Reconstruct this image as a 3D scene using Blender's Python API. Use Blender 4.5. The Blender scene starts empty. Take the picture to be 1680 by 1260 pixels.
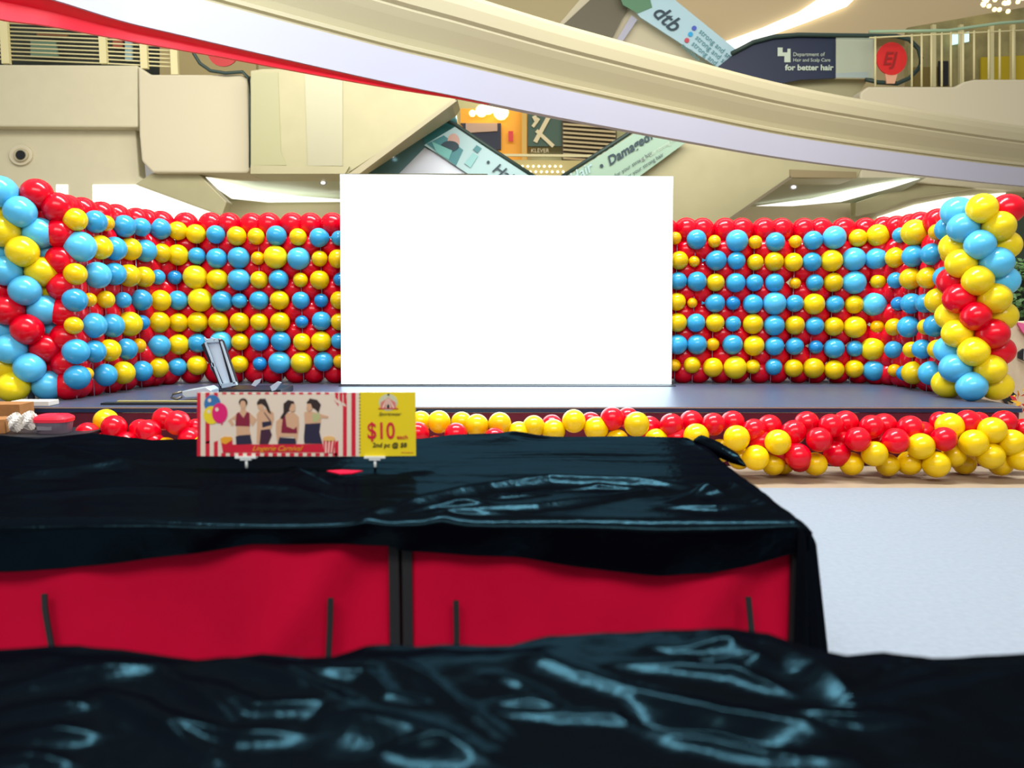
import bpy, bmesh, math, random
import numpy as np
from mathutils import Vector, Matrix
random.seed(7)
S = bpy.context.scene
C = S.collection
# ------------------------------------------------------------------ camera, world, lights, exposure
F = 1300.0; CX = 840.0; CY = 630.0; CAMZ = 1.40; TH = math.atan(130.0/F)
cam = bpy.data.cameras.new('camera'); co = bpy.data.objects.new('camera', cam); C.objects.link(co)
co.location = (0, 0, CAMZ); co.rotation_euler = (math.pi/2 - TH, 0, 0)
cam.sensor_width = 36; cam.lens = 36*F/1680; cam.clip_start = .05; cam.clip_end = 200
cam.dof.use_dof = True; cam.dof.focus_distance = 8.2; cam.dof.aperture_fstop = 2.0
S.camera = co
w = bpy.data.worlds.new('world'); S.world = w; w.use_nodes = True
wn = w.node_tree.nodes; wl = w.node_tree.links
bg = wn['Background']; bg.inputs['Strength'].default_value = .62
tc = wn.new('ShaderNodeTexCoord'); sx = wn.new('ShaderNodeSeparateXYZ'); cr = wn.new('ShaderNodeValToRGB')
wl.new(tc.outputs['Generated'], sx.inputs[0]); wl.new(sx.outputs['Z'], cr.inputs[0]); wl.new(cr.outputs[0], bg.inputs['Color'])
cr.color_ramp.elements[0].position = 0.0; cr.color_ramp.elements[0].color = (.50, .47, .42, 1)
cr.color_ramp.elements[1].position = .9; cr.color_ramp.elements[1].color = (1, .98, .95, 1)
def area(name, loc, target, sx_, sy_, power, col=(1, 1, 1)):
    l = bpy.data.lights.new(name, 'AREA'); l.shape = 'RECTANGLE'; l.size = sx_; l.size_y = sy_; l.energy = power; l.color = col
    o = bpy.data.objects.new(name, l); C.objects.link(o); o.location = loc
    o.rotation_euler = (Vector(target) - Vector(loc)).to_track_quat('-Z', 'Y').to_euler(); return o
area('atrium_light', (0, 6.3, 9.6), (0, 6.0, 0), 8, .6, 1900, (.93, .98, 1))
area('front_fill', (0, -4, 8.5), (0, 9, 1.6), 12, 3, 1150, (1, .97, .93))  # unseen fill lamp added behind the camera to brighten the balloon wall
area('mall_light', (0, 13, 11.5), (0, 25, 3), 24, 4, 3000, (1, .95, .84))
area('soffit_light', (-13, 17, 1.2), (-9, 24, 5), 6, 1, 60, (1, .97, .85))
S.view_settings.view_transform = 'Standard'; S.view_settings.look = 'None'
S.view_settings.exposure = 0.0; S.view_settings.gamma = 1; S.view_settings.use_curve_mapping = False

# ------------------------------------------------------------------ geometry from sight lines
def ray(px, py):
    x = (px-CX)/F; y = (CY-py)/F
    return Vector((x, math.cos(TH)+y*math.sin(TH), -math.sin(TH)+y*math.cos(TH)))
def atY(px, py, Y):
    d = ray(px, py); t = Y/d.y; return Vector((d.x*t, Y, CAMZ+d.z*t))
def atZ(px, py, Z):
    d = ray(px, py); t = (Z-CAMZ)/d.z; return Vector((d.x*t, d.y*t, Z))

# ------------------------------------------------------------------ materials
MATS = {}
def srgb(c):
    return tuple((v/255/12.92 if v/255 <= .04045 else ((v/255+.055)/1.055)**2.4) for v in c)
def mat(name, col, rough=.5, metal=0, spec=.5, emit=None, estr=0, noise=0, nscale=20, bump=0, bscale=60, coat=0, sheen=0, tint=None, alpha=1, trans=0):
    if name in MATS: return MATS[name]
    m = bpy.data.materials.new(name); m.use_nodes = True; nt = m.node_tree; b = nt.nodes['Principled BSDF']
    c = (*srgb(col), 1)
    b.inputs['Base Color'].default_value = c; b.inputs['Roughness'].default_value = rough
    b.inputs['Metallic'].default_value = metal; b.inputs['Specular IOR Level'].default_value = spec
    b.inputs['Coat Weight'].default_value = coat; b.inputs['Coat Roughness'].default_value = .08
    b.inputs['Sheen Weight'].default_value = sheen
    b.inputs['Transmission Weight'].default_value = trans
    if alpha < 1: b.inputs['Alpha'].default_value = alpha
    if tint: b.inputs['Specular Tint'].default_value = (*tint, 1)
    if emit: b.inputs['Emission Color'].default_value = (*srgb(emit), 1); b.inputs['Emission Strength'].default_value = estr
    if noise or bump:
        t = nt.nodes.new('ShaderNodeTexCoord')
        if noise:
            n = nt.nodes.new('ShaderNodeTexNoise'); n.inputs['Scale'].default_value = nscale; n.inputs['Detail'].default_value = 5
            nt.links.new(t.outputs['Object'], n.inputs['Vector'])
            r = nt.nodes.new('ShaderNodeValToRGB'); lo = tuple(v*(1-noise) for v in c[:3]); hi = tuple(min(1, v*(1+noise)) for v in c[:3])
            r.color_ramp.elements[0].position = .3; r.color_ramp.elements[0].color = (*lo, 1)
            r.color_ramp.elements[1].position = .7; r.color_ramp.elements[1].color = (*hi, 1)
            nt.links.new(n.outputs['Fac'], r.inputs[0]); nt.links.new(r.outputs[0], b.inputs['Base Color'])
        if bump:
            n2 = nt.nodes.new('ShaderNodeTexNoise'); n2.inputs['Scale'].default_value = bscale; n2.inputs['Detail'].default_value = 4
            nt.links.new(t.outputs['Object'], n2.inputs['Vector'])
            bp = nt.nodes.new('ShaderNodeBump'); bp.inputs['Strength'].default_value = bump; bp.inputs['Distance'].default_value = .01
            nt.links.new(n2.outputs['Fac'], bp.inputs['Height']); nt.links.new(bp.outputs[0], b.inputs['Normal'])
    MATS[name] = m; return m
def satin(name, col, gcol, k, rough):
    m = bpy.data.materials.new(name); m.use_nodes = True; nt = m.node_tree; nt.nodes.remove(nt.nodes['Principled BSDF'])
    d = nt.nodes.new('ShaderNodeBsdfDiffuse'); d.inputs['Color'].default_value = (*srgb(col), 1)
    g = nt.nodes.new('ShaderNodeBsdfGlossy'); g.inputs['Color'].default_value = (*gcol, 1); g.inputs['Roughness'].default_value = rough
    t = nt.nodes.new('ShaderNodeTexCoord'); n = nt.nodes.new('ShaderNodeTexNoise'); n.inputs['Scale'].default_value = 26; n.inputs['Detail'].default_value = 3
    nt.links.new(t.outputs['Object'], n.inputs['Vector'])
    bp = nt.nodes.new('ShaderNodeBump'); bp.inputs['Strength'].default_value = .12; bp.inputs['Distance'].default_value = .02
    nt.links.new(n.outputs['Fac'], bp.inputs['Height']); nt.links.new(bp.outputs[0], g.inputs['Normal'])
    mx = nt.nodes.new('ShaderNodeMixShader'); mx.inputs[0].default_value = k
    nt.links.new(d.outputs[0], mx.inputs[1]); nt.links.new(g.outputs[0], mx.inputs[2]); nt.links.new(mx.outputs[0], nt.nodes['Material Output'].inputs[0])
    return m
def balloon_mat(fixed=None):
    m = bpy.data.materials.new('balloon_latex'); m.use_nodes = True; nt = m.node_tree; b = nt.nodes['Principled BSDF']
    oi = nt.nodes.new('ShaderNodeObjectInfo')
    if fixed: b.inputs['Base Color'].default_value = (*srgb(fixed), 1)
    else: nt.links.new(oi.outputs['Color'], b.inputs['Base Color'])
    b.inputs['Roughness'].default_value = .2; b.inputs['Specular IOR Level'].default_value = .45
    tr = nt.nodes.new('ShaderNodeBsdfTranslucent'); 
    if fixed: tr.inputs['Color'].default_value = (*srgb(fixed), 1)
    else: nt.links.new(oi.outputs['Color'], tr.inputs['Color'])
    mx = nt.nodes.new('ShaderNodeMixShader'); mx.inputs[0].default_value = .14
    out = nt.nodes['Material Output']
    nt.links.new(b.outputs[0], mx.inputs[1]); nt.links.new(tr.outputs[0], mx.inputs[2]); nt.links.new(mx.outputs[0], out.inputs[0])
    return m
M_BAL = balloon_mat()
M = dict(
    wall=mat('painted_wall', (198, 193, 166), .75, noise=.02, nscale=3),
    wall2=mat('painted_wall_warm', (200, 193, 168), .75),
    cream=mat('cream_wall', (216, 210, 176), .8),
    soffit=mat('metal_soffit_panel', (172, 168, 134), .45, metal=.15, noise=.05, nscale=1.2),
    soffitb=mat('steel_soffit_panel', (110, 150, 160), .22, metal=.7),
    groove=mat('groove_shadow_gap', (120, 112, 92), .8),
    white=mat('white_plaster', (172, 174, 194), .6),
    red=mat('red_lip_paint', (240, 0, 42), .4),
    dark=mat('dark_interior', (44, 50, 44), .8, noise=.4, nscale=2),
    floor=mat('pale_grey_carpet', (132, 140, 150), .9, noise=.05, nscale=30, bump=.2, bscale=300),
    tile=mat('beige_stone_floor', (158, 140, 118), .5, noise=.08, nscale=8),
    stage=mat('navy_stage_carpet', (26, 44, 82), .36, spec=.6, tint=(.6, .82, 1), noise=.2, nscale=60, bump=.25, bscale=120, sheen=.2),
    skirt=mat('maroon_velvet', (92, 8, 40), .8, noise=.15, nscale=6),
    blacktrim=mat('black_trim', (18, 20, 26), .5),
    cloth=satin('black_satin', (4, 4, 8), (.24, .66, .86), .0125, .19),
    clothb=satin('black_satin_dull', (7, 8, 12), (.4, .7, 1.0), .004, .4),
    redfab=mat('crimson_fabric', (180, 0, 44), .85, spec=.12, noise=.05, nscale=5, bump=.15, bscale=30),
    strap=mat('black_webbing', (14, 14, 18), .7),
    alu=mat('aluminium_edge', (205, 225, 240), .3, metal=.6),
    casel=mat('pale_case_lining', (205, 222, 238), .5),
    blackcase=mat('black_case_laminate', (18, 22, 36), .4),
    screenglow=mat('led_panel_light', (240, 250, 255), .5, emit=(226, 248, 255), estr=3.4),
    glow=mat('cove_light', (255, 255, 250), .5, emit=(255, 255, 246), estr=1.3),
    glowdim=mat('lit_wall_glow', (255, 255, 250), .5, emit=(255, 254, 248), estr=1.05),  # emission that puts bright light into pale wall patches
    warm=mat('warm_lamp', (255, 240, 200), .5, emit=(255, 228, 160), estr=2.5),
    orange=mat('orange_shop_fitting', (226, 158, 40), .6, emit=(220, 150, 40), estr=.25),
    teal=mat('teal_advert_film', (166, 200, 206), .5),
    tealg=mat('green_advert_film', (150, 182, 164), .5),
    teald=mat('deep_teal_print', (60, 130, 140), .5),
    ink=mat('dark_print', (38, 62, 76), .6),
    navy=mat('navy_advert_panel', (22, 36, 66), .5),
    sage=mat('pale_print', (190, 205, 190), .6),
    dgreen=mat('dark_green_sign', (62, 92, 78), .6),
    bone=mat('bone_paint', (222, 210, 170), .6),
    rubber=mat('dark_green_rubber', (40, 62, 58), .5),
    rail=mat('cream_metal_rail', (216, 208, 160), .5),
    redsign=mat('red_round_sign', (216, 34, 34), .5),
    yellow=mat('yellow_shop_display', (190, 168, 20), .6),
    skyglass=mat('railing_glass', (190, 215, 200), .1, alpha=.25),
    cardboard=mat('cardboard', (160, 108, 58), .8, noise=.1, nscale=20),
    plasticb=mat('white_plastic_bag', (215, 208, 198), .6),
    tub=mat('clear_plastic_tub', (96, 84, 96), .3),
    tubl=mat('red_plastic_lid', (225, 20, 50), .4),
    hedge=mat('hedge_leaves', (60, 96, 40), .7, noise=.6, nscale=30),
    board=mat('cream_party_board', (206, 188, 160), .7, noise=.08, nscale=9),
)

# ------------------------------------------------------------------ object helpers
def tag(o, label=None, cat=None, group=None, kind=None):
    if label: o['label'] = label
    if cat: o['category'] = cat
    if group: o['group'] = group
    if kind: o['kind'] = kind
    return o
def empty(name, loc=(0, 0, 0)):
    o = bpy.data.objects.new(name, None); C.objects.link(o); o.location = loc; o.empty_display_size = .1; return o
def link(name, me, parent=None):
    o = bpy.data.objects.new(name, me); C.objects.link(o)
    if parent is not None:
        o.parent = parent; o.matrix_parent_inverse = Matrix.Translation(-parent.location)
    return o
class MB:
    """collects shapes in world coordinates into one mesh with several materials"""
    def __init__(s): s.v = []; s.f = []; s.mi = []; s.mats = []; s.sm = []
    def m(s, mt):
        if mt not in s.mats: s.mats.append(mt)
        return s.mats.index(mt)
    def raw(s, vs, fs, mt, smooth=False):
        k = len(s.v); i = s.m(mt); s.v += [tuple(v) for v in vs]
        for f in fs: s.f.append(tuple(k+j for j in f)); s.mi.append(i); s.sm.append(smooth)
        return s
    def box(s, a, b, mt, rz=0):
        x0, y0, z0 = a; x1, y1, z1 = b
        vs = [(x, y, z) for z in (z0, z1) for y in (y0, y1) for x in (x0, x1)]
        if rz:
            cx, cy = (x0+x1)/2, (y0+y1)/2
            vs = [(cx+(x-cx)*math.cos(rz)-(y-cy)*math.sin(rz), cy+(x-cx)*math.sin(rz)+(y-cy)*math.cos(rz), z) for x, y, z in vs]
        return s.raw(vs, [(0, 2, 3, 1), (4, 5, 7, 6), (0, 1, 5, 4), (2, 6, 7, 3), (0, 4, 6, 2), (1, 3, 7, 5)], mt)
    def slab(s, pts, Y, th, mt):
        """outline seen at pts, standing at distance Y, th metres thick"""
        P = [atY(x, y, Y) if not isinstance(Y, (list, tuple)) else atY(x, y, Y[i]) for i, (x, y) in enumerate(pts)]
        n = len(P); vs = P + [p+Vector((0, th, 0)) for p in P]
        return s.raw(vs, [tuple(range(n)), tuple(range(2*n-1, n-1, -1))] + [(i, n+i, n+(i+1) % n, (i+1) % n) for i in range(n)], mt)
    def tube(s, pts, r, mt, seg=8, closed=False):
        pts = [Vector(p) for p in pts]; n = len(pts); vs = []; fs = []
        for i, p in enumerate(pts):
            a = pts[max(i-1, 0)]; b = pts[min(i+1, n-1)]
            if closed: a = pts[i-1]; b = pts[(i+1) % n]
            t = (b-a).normalized(); u = t.cross(Vector((0, 0, 1)))
            if u.length < .01: u = t.cross(Vector((0, 1, 0)))
            u.normalize(); v = t.cross(u); rr = r[i] if isinstance(r, (list, tuple)) else r
            vs += [p+rr*(math.cos(2*math.pi*k/seg)*u+math.sin(2*math.pi*k/seg)*v) for k in range(seg)]
        for i in range(n if closed else n-1):
            j = (i+1) % n
            for k in range(seg): fs.append((i*seg+k, i*seg+(k+1) % seg, j*seg+(k+1) % seg, j*seg+k))
        if not closed: fs += [tuple(range(seg))[::-1], tuple((n-1)*seg+k for k in range(seg))]
        return s.raw(vs, fs, mt, True)
    def ball(s, c, r, mt, seg=14, sc=(1, 1, 1)):
        vs = []; fs = []; R = seg//2
        for i in range(R+1):
            a = math.pi*i/R
            for k in range(seg):
                b = 2*math.pi*k/seg; vs.append((c[0]+r*sc[0]*math.sin(a)*math.cos(b), c[1]+r*sc[1]*math.sin(a)*math.sin(b), c[2]+r*sc[2]*math.cos(a)))
        for i in range(R):
            for k in range(seg): fs.append((i*seg+k, (i+1)*seg+k, (i+1)*seg+(k+1) % seg, i*seg+(k+1) % seg))
        return s.raw(vs, fs, mt, True)
    def text(s, body, mt, org, ux, uz, size, shear=0, align='LEFT', ext=.0006, offs=0, squash=1):
        cu = bpy.data.curves.new('t', 'FONT'); cu.body = body; cu.size = size; cu.shear = shear; cu.align_x = align; cu.extrude = ext; cu.offset = offs
        cu.resolution_u = 3
        ob = bpy.data.objects.new('t', cu); C.objects.link(ob); dg = bpy.context.evaluated_depsgraph_get()
        me = bpy.data.meshes.new_from_object(ob.evaluated_get(dg)); bpy.data.objects.remove(ob)
        ux = Vector(ux).normalized(); uz = Vector(uz).normalized(); nn = ux.cross(uz)
        vs = [Vector(org)+ux*v.co.x*squash+uz*v.co.y+nn*v.co.z for v in me.vertices]
        s.raw(vs, [tuple(p.vertices) for p in me.polygons], mt); bpy.data.meshes.remove(me); bpy.data.curves.remove(cu); return s
    def build(s, name, parent=None, bevel=0, recalc=True):
        me = bpy.data.meshes.new(name); me.from_pydata(s.v, [], s.f)
        for mt in s.mats: me.materials.append(mt)
        me.polygons.foreach_set('material_index', s.mi); me.polygons.foreach_set('use_smooth', s.sm); me.update()
        if recalc:
            bm = bmesh.new(); bm.from_mesh(me); bmesh.ops.recalc_face_normals(bm, faces=bm.faces); bm.to_mesh(me); bm.free()
        o = link(name, me, parent)
        if bevel:
            b = o.modifiers.new('b', 'BEVEL'); b.width = bevel; b.segments = 2; b.limit_method = 'ANGLE'
        return o
def struct(name, mb, bevel=0): return tag(mb.build(name, None, bevel), kind='structure')
def ell(cx, cy, rx, ry, n=20, a0=0, a1=360):
    k = n if a1-a0 >= 360 else n+1
    return [(cx+rx*math.cos(math.radians(a0+(a1-a0)*i/n)), cy+ry*math.sin(math.radians(a0+(a1-a0)*i/n))) for i in range(k)]
ORD = 'first second third fourth fifth sixth seventh eighth ninth tenth eleventh twelfth thirteenth fourteenth fifteenth sixteenth seventeenth eighteenth nineteenth twentieth'.split()
TEN = {20: 'twenty', 30: 'thirty', 40: 'forty'}
def o_(i):
    i += 1
    if i <= 20: return ORD[i-1]
    if i % 10 == 0: return {30: 'thirtieth', 40: 'fortieth', 50: 'fiftieth'}[i]
    return TEN[i//10*10]+'-'+ORD[i % 10-1]

# ------------------------------------------------------------------ the setting
STZ = .52; STY = 6.80
struct('floor', MB().box((-12, -3, -.06), (14, 5.98, 0), M['floor']).box((-16, 5.98, -.06), (20, 40, -.004), M['tile']))
STAGE = empty('stage', (0, 8.2, 0)); tag(STAGE, 'low stage with navy carpet top and maroon skirt under the balloon walls', 'stage')
MB().box((-4.95, STY, STZ-.05), (4.42, 10.0, STZ), M['stage']).build('carpet_top', STAGE, .008)
sk = MB(); n = 220; vs = []; fs = []
for i in range(n+1):
    x = -4.93+9.33*i/n; o = .012*math.sin(i*1.3)+.006*math.sin(i*.37)
    vs += [(x, STY+.03+o, .0), (x, STY+.015, STZ-.052)]
for i in range(n): fs.append((2*i, 2*i+2, 2*i+3, 2*i+1))
sk.raw(vs, fs, M['skirt'], True).box((4.38, STY+.05, 0), (4.41, 9.9, STZ-.052), M['skirt']).box((-4.94, STY+.05, 0), (-4.91, 9.9, STZ-.052), M['skirt'])
sk.build('skirt', STAGE)
MB().box((-4.95, STY-.006, STZ-.012), (4.42, STY, STZ-.002), mat('tan_edge_trim', (150, 128, 110), .6)).build('edge_trim', STAGE)

# background walls (distances in metres along the hall)
struct('wall_left', MB().slab([(-500, 205), (222, 210), (228, 290), (362, 352), (362, 420), (-500, 420)], 24.3, .5, M['wall'])
       .slab([(-500, 103), (226, 107), (226, 209), (-500, 205)], 23.9, .9, M['wall']), .05)
struct('trim_1', MB().slab([(226, 108), (246, 122), (394, 122), (406, 130), (410, 280), (405, 284), (250, 283), (232, 264), (228, 222)], 23.8, 1.6, M['wall2']), .08)
struct('glow_patch_1', MB().slab([(92, 303), (111, 303), (111, 372), (92, 372)], 24.28, .05, M['glowdim']))  # narrow bright patch, its light put in as emission
struct('glow_patch_2', MB().slab([(152, 303), (222, 303), (362, 354), (362, 400), (152, 400)], 24.26, .05, M['glowdim']))  # emissive sheet standing in for a lit white wall cut by the beam
struct('trim_2', MB().slab([(248, 284), (325, 284), (372, 331), (364, 354), (222, 302)], 24.1, .5, M['soffit']), .03)
struct('wall_back', MB().slab([(340, 318), (700, 322), (700, 540), (340, 540)], 27, .4, M['cream']).slab([(1000, 322), (1450, 322), (1450, 540), (1000, 540)], 27.5, .4, M['cream'])
       .slab([(-700, -700), (2500, -700), (2500, 230), (-700, 230)], 38, .4, mat('far_beige_wall', (210, 196, 152), .8)))
struct('wall_right', MB().slab([(1405, 330), (1520, 296), (2100, 330), (2100, 470), (1405, 470)], 26.6, .5, M['wall']).slab([(1500, 285), (2100, 290), (2100, 345), (1500, 300)], 26.2, .5, M['wall']), .03)
struct('glow_patch_3', MB().slab([(1440, 356), (1500, 336), (1560, 324), (1650, 316), (1652, 400), (1440, 400)], 26.5, .05, M['glowdim']))  # bright patch on the right, light likewise put in as emission
# soffits: glossy ceiling over the ground floor arcade, left and right
def soffit(name, near, far, Z, m_):
    a = [atZ(x, y, Z) for x, y in near+far]
    return struct(name, MB().raw(a+[p+Vector((0, 0, .3)) for p in a], [tuple(range(len(a))), tuple(range(2*len(a)-1, len(a)-1, -1))] +
                  [(i, len(a)+i, len(a)+(i+1) % len(a), (i+1) % len(a)) for i in range(len(a))], m_))
gl = mat('glossy_glass_soffit', (182, 190, 170), .3, metal=.2)
struct('ceiling', MB().slab([(326, 285), (800, 285), (800, 323), (372, 330)], [24.7, 24.7, 27, 27], .15, gl)
       .slab([(1296, 292), (1520, 291), (1450, 330), (1238, 338), (1180, 345)], [25.85, 25.85, 26.6, 26.6, 26.6], .15, gl))
e = tag(MB().slab([(330, 292), (342, 290), (420, 312), (480, 321), (560, 327), (560, 331), (440, 332), (380, 326)], [24.6, 24.6, 25.7, 26.1, 26.6, 26.85, 26.85, 26.4], .02, M['glow']).build('cove_light'),
    'bright curved cove light in the soffit left of the big screen', 'ceiling light')
e = tag(MB().slab([(1330, 326), (1430, 303), (1495, 293), (1510, 293), (1460, 309), (1380, 331), (1300, 338), (1240, 338)], [26.2, 26.0, 25.8, 25.8, 26.0, 26.3, 26.4, 26.4], .02, M['glow']).build('cove_light'),
    'bright slanting cove light in the soffit right of the big screen', 'ceiling light')
struct('trim_3', MB().slab([(1404, 332), (1520, 294), (1640, 303), (1500, 325), (1440, 348), (1404, 356)], 26.3, .4, M['soffit']), .03)
for (px, py, Y, lab) in ((530, 300, 24.6, 'small round downlight in the soffit left of the screen'), (643, 256, 24.9, 'small bright downlight under the steel escalator soffit'), (1302, 307, 24.6, 'small round downlight in the soffit right of the screen')):
    c = atY(px, py, Y); t = empty('downlight', c); tag(t, lab, 'ceiling light')
    MB().ball(c, .075, M['glow'], 12, (1, .4, .6)).build('lamp', t); MB().tube([c+Vector((.1*math.cos(a), .02, .06*math.sin(a))) for a in np.linspace(0, 6.0, 14)], .012, M['white'], 6, True).build('trim_ring', t)

# big curved fascia sweeping across the hall
LIP = [(-260, -92), (-120, -56), (0, -24), (90, 0), (200, 34), (300, 58), (420, 86), (560, 118), (660, 140), (760, 160), (900, 189), (1000, 208), (1125, 231), (1300, 261), (1500, 286), (1680, 305), (1850, 318), (2050, 330)]
ZB = 4.8
base = [atZ(x, y, ZB) for x, y in LIP]
def smooth(P, k=8):
    out = []
    for i in range(len(P)-1):
        p0 = P[max(i-1, 0)]; p1 = P[i]; p2 = P[i+1]; p3 = P[min(i+2, len(P)-1)]
        for j in range(k):
            t = j/k; out.append(.5*((2*p1)+(p2-p0)*t+(2*p0-5*p1+4*p2-p3)*t*t+(3*p1-p0-3*p2+p3)*t**3))
    return out+[P[-1]]
base = smooth(base, 6)
# (inward offset, height, material used from here to next point)
PROF = [(.16, 0, 0), (.0, 0, 0), (.0, .50, 0), (.07, .52, 0), (.07, .56, 0), (.03, .58, 0), (.03, .63, 0), (.12, .65, 0), (.20, .70, 0), (.17, .80, 0), (.12, .92, 0), (.07, 1.04, 0), (.03, 1.16, 0), (.045, 1.20, 0), (.0, 1.25, 0), (.0, 1.45, 0), (.03, 1.60, 0), (.12, 1.70, 0), (.30, 1.74, 0)]
M['fascia'] = mat('beige_fascia', (174, 167, 138), .5)
rb = MB(); vs = []; nrm = []
for i, p in enumerate(base):
    t = (base[min(i+1, len(base)-1)]-base[max(i-1, 0)]).normalized(); nrm.append(Vector((-t.y, t.x, 0)).normalized())
for p, nn in zip(base, nrm): vs += [p+nn*a+Vector((0, 0, h)) for a, h, _ in PROF]
K = len(PROF)
for key in ('white', 'fascia'):
    if key == 'white': fs = [(i*K+j, (i+1)*K+j, (i+1)*K+j+1, i*K+j+1) for i in range(len(base)-1) for j in (0, 1)]
    else: fs = [(i*K+j, (i+1)*K+j, (i+1)*K+j+1, i*K+j+1) for i in range(len(base)-1) for j in range(2, K-1)]
    rb.raw(vs, fs, M[key])
ro = struct('trim_4', rb)
rd = MB(); vs = []
for i, (p, nn) in enumerate(zip(base, nrm)):
    if p.x > -.2: continue
    q = float(np.interp(-p.x, [.2, 1.0, 2.5, 3.8, 4.7, 5.4, 7], [0, .02, .08, .125, .175, .29, .34])); vs += [p+nn*.04, p+nn*(.04+.5*q)+Vector((0, 0, -q*.35)), p+nn*(.04+.5*q)+Vector((0, 0, -q)), p+nn*(.10+.5*q)+Vector((0, 0, -q))]
rd.raw(vs, [(i*4+j, i*4+4+j, i*4+5+j, i*4+1+j) for i in range(len(vs)//4-1) for j in range(3)], M['red'])
rdo = tag(rd.build('red_banner_strip'), 'red strip running under the left end of the curved white fascia', 'banner')

# escalators -------------------------------------------------------------------------------------
E1 = empty('escalator', atY(560, 285, 23)); tag(E1, 'beige-clad escalator underside rising from left balcony towards middle', 'escalator')
MB().slab([(411, 116), (430, 113), (500, 112), (560, 128), (750, 160), (742, 172), (572, 283), (575, 285), (411, 285)], 23.2, 1.4, M['soffit']).build('underside_cladding', E1, .03)
MB().slab([(500, 118), (562, 130), (562, 272), (505, 272)], 23.17, .04, mat('pale_soffit_sheet', (172, 170, 144), .35, metal=.1)).slab([(412, 120), (456, 119), (461, 250), (470, 271), (412, 271)], 23.18, .03, mat('olive_soffit_sheet', (168, 168, 130), .4)).build('cladding_panel', E1)
MB().slab([(742, 164), (750, 165), (590, 285), (572, 285)], 23.1, .2, M['fascia']).build('edge_beam', E1)
MB().slab([(411, 271), (573, 273), (566, 285), (411, 285)], 23.1, .2, M['soffit']).build('edge_beam', E1)
E2 = empty('escalator', atY(720, 285, 24.5)); tag(E2, 'steel-bottomed escalator descending behind the screen with pale blue hair advert', 'escalator')
MB().slab([(585, 290), (745, 166), (751, 205), (735, 240), (860, 300), (585, 300)], 25.2, .6, M['soffitb']).build('steel_underside', E2)
MB().slab([(690, 205), (742, 166), (750, 205), (698, 238)], 25.15, .04, mat('teal_glass_end', (50, 110, 112), .25)).build('glass_end', E2)
MB().slab([(697, 242), (760, 275), (800, 300), (640, 300)], 25.1, .05, mat('lavender_steel', (178, 182, 190), .3, metal=.4)).build('skirt_panel', E2)
ad = MB().slab([(696, 238), (748, 207), (876, 290), (880, 300), (790, 300)], 24.9, .06, M['teal'])
ad.slab([(700, 236), (728, 222), (760, 246), (748, 272)], 24.88, .015, M['teald']).slab(ell(744, 232, 10, 13), 24.86, .01, mat('print_skin', (196, 160, 150), .6)).slab(ell(738, 240, 15, 9), 24.855, .01, M['ink'])
ad.slab([(708, 232), (742, 247), (736, 262), (716, 250)], 24.85, .004, mat('print_aqua', (110, 180, 178), .6)).slab(ell(801, 266, 2.6, 2.6, 10), 24.85, .02, M['ink']).slab([(782, 238), (790, 243), (784, 251), (776, 245)], 24.85, .02, M['teald']).slab([(776, 250), (784, 256), (772, 275), (762, 268)], 24.85, .02, mat('print_aqua2', (140, 195, 198), .6))
ca, sa = math.cos(math.radians(-33)), math.sin(math.radians(-33))
ad.text('Hair', M['ink'], atY(806, 280, 24.84), (ca, 0, sa), (-sa, 0, ca), .46, .25, offs=.004)
ad.build('advert_panel', E2)
MB().tube([atY(x, y, 24.9) for x, y in ((728, 196), (748, 205), (800, 240), (880, 292))], .06, M['rubber']).build('handrail', E2)
E3 = empty('escalator', atY(1150, 285, 24)); tag(E3, 'escalator rising right of the screen with green Damaged hair advert', 'escalator')
MB().slab([(1040, 292), (1130, 228), (1300, 255), (1420, 266), (1407, 292), (1296, 293), (1180, 372), (1000, 372)], 24.4, 1.4, M['soffit']).build('underside_cladding', E3, .03)
MB().slab([(1296, 289), (1300, 292), (1182, 372), (1176, 372)], 24.35, .05, M['groove']).slab([(1296, 278), (1405, 282), (1405, 292), (1296, 291)], 24.35, .05, mat('brown_gap', (140, 128, 96), .7)).build('seam', E3)
ad = MB().slab([(926, 292), (1060, 206), (1130, 230), (1040, 296), (960, 300)], 24.0, .06, M['tealg'])
ca, sa = math.cos(math.radians(32)), math.sin(math.radians(32))
ad.text('Hair', M['teal'], atY(938, 302, 23.95), (ca, 0, sa), (-sa, 0, ca), .42, .3, offs=.004)
ad.slab(ell(987, 272, 3, 3, 10), 23.95, .02, M['ink'])
ad.text('Damaged?', M['ink'], atY(1000, 272, 23.95), (ca, 0, sa), (-sa, 0, ca), .37, .3, offs=.009)
for k, (x, y) in enumerate(((1010, 297), (1028, 300), (1052, 272))):
    ad.text('for your strong hair', M['sage'] if k == 2 else M['ink'], atY(x, y-6, 23.95), (ca, 0, sa), (-sa, 0, ca), .16, .1)
ad.build('advert_panel', E3)
MB().tube([atY(x, y, 24.0) for x, y in ((922, 290), (990, 246), (1062, 199), (1080, 188))], .06, M['rubber']).build('handrail', E3)
E4 = empty('escalator', atY(1200, 60, 28)); tag(E4, 'upper escalator with pale blue advert and navy side panel, top right', 'escalator')
MB().slab([(900, 60), (985, -40), (1030, -40), (1060, 20), (1190, 120), (1100, 140), (900, 90)], 29.4, .8, M['wall2']).build('underside_cladding', E4)
MB().slab([(912, 52), (1000, -30), (1036, 0), (985, 100), (960, 80)], 29.2, .1, mat('dark_olive_soffit', (96, 92, 74), .5)).slab([(1036, 25), (1046, 32), (1016, 76), (1008, 72)], 29.1, .1, M['white']).build('soffit_panel', E4)
ad = MB().slab([(1010, -20), (1085, -20), (1110, 2), (1216, 88), (1180, 112), (1050, 28)], 28.8, .06, mat('sky_blue_film', (168, 202, 216), .5))
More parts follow.
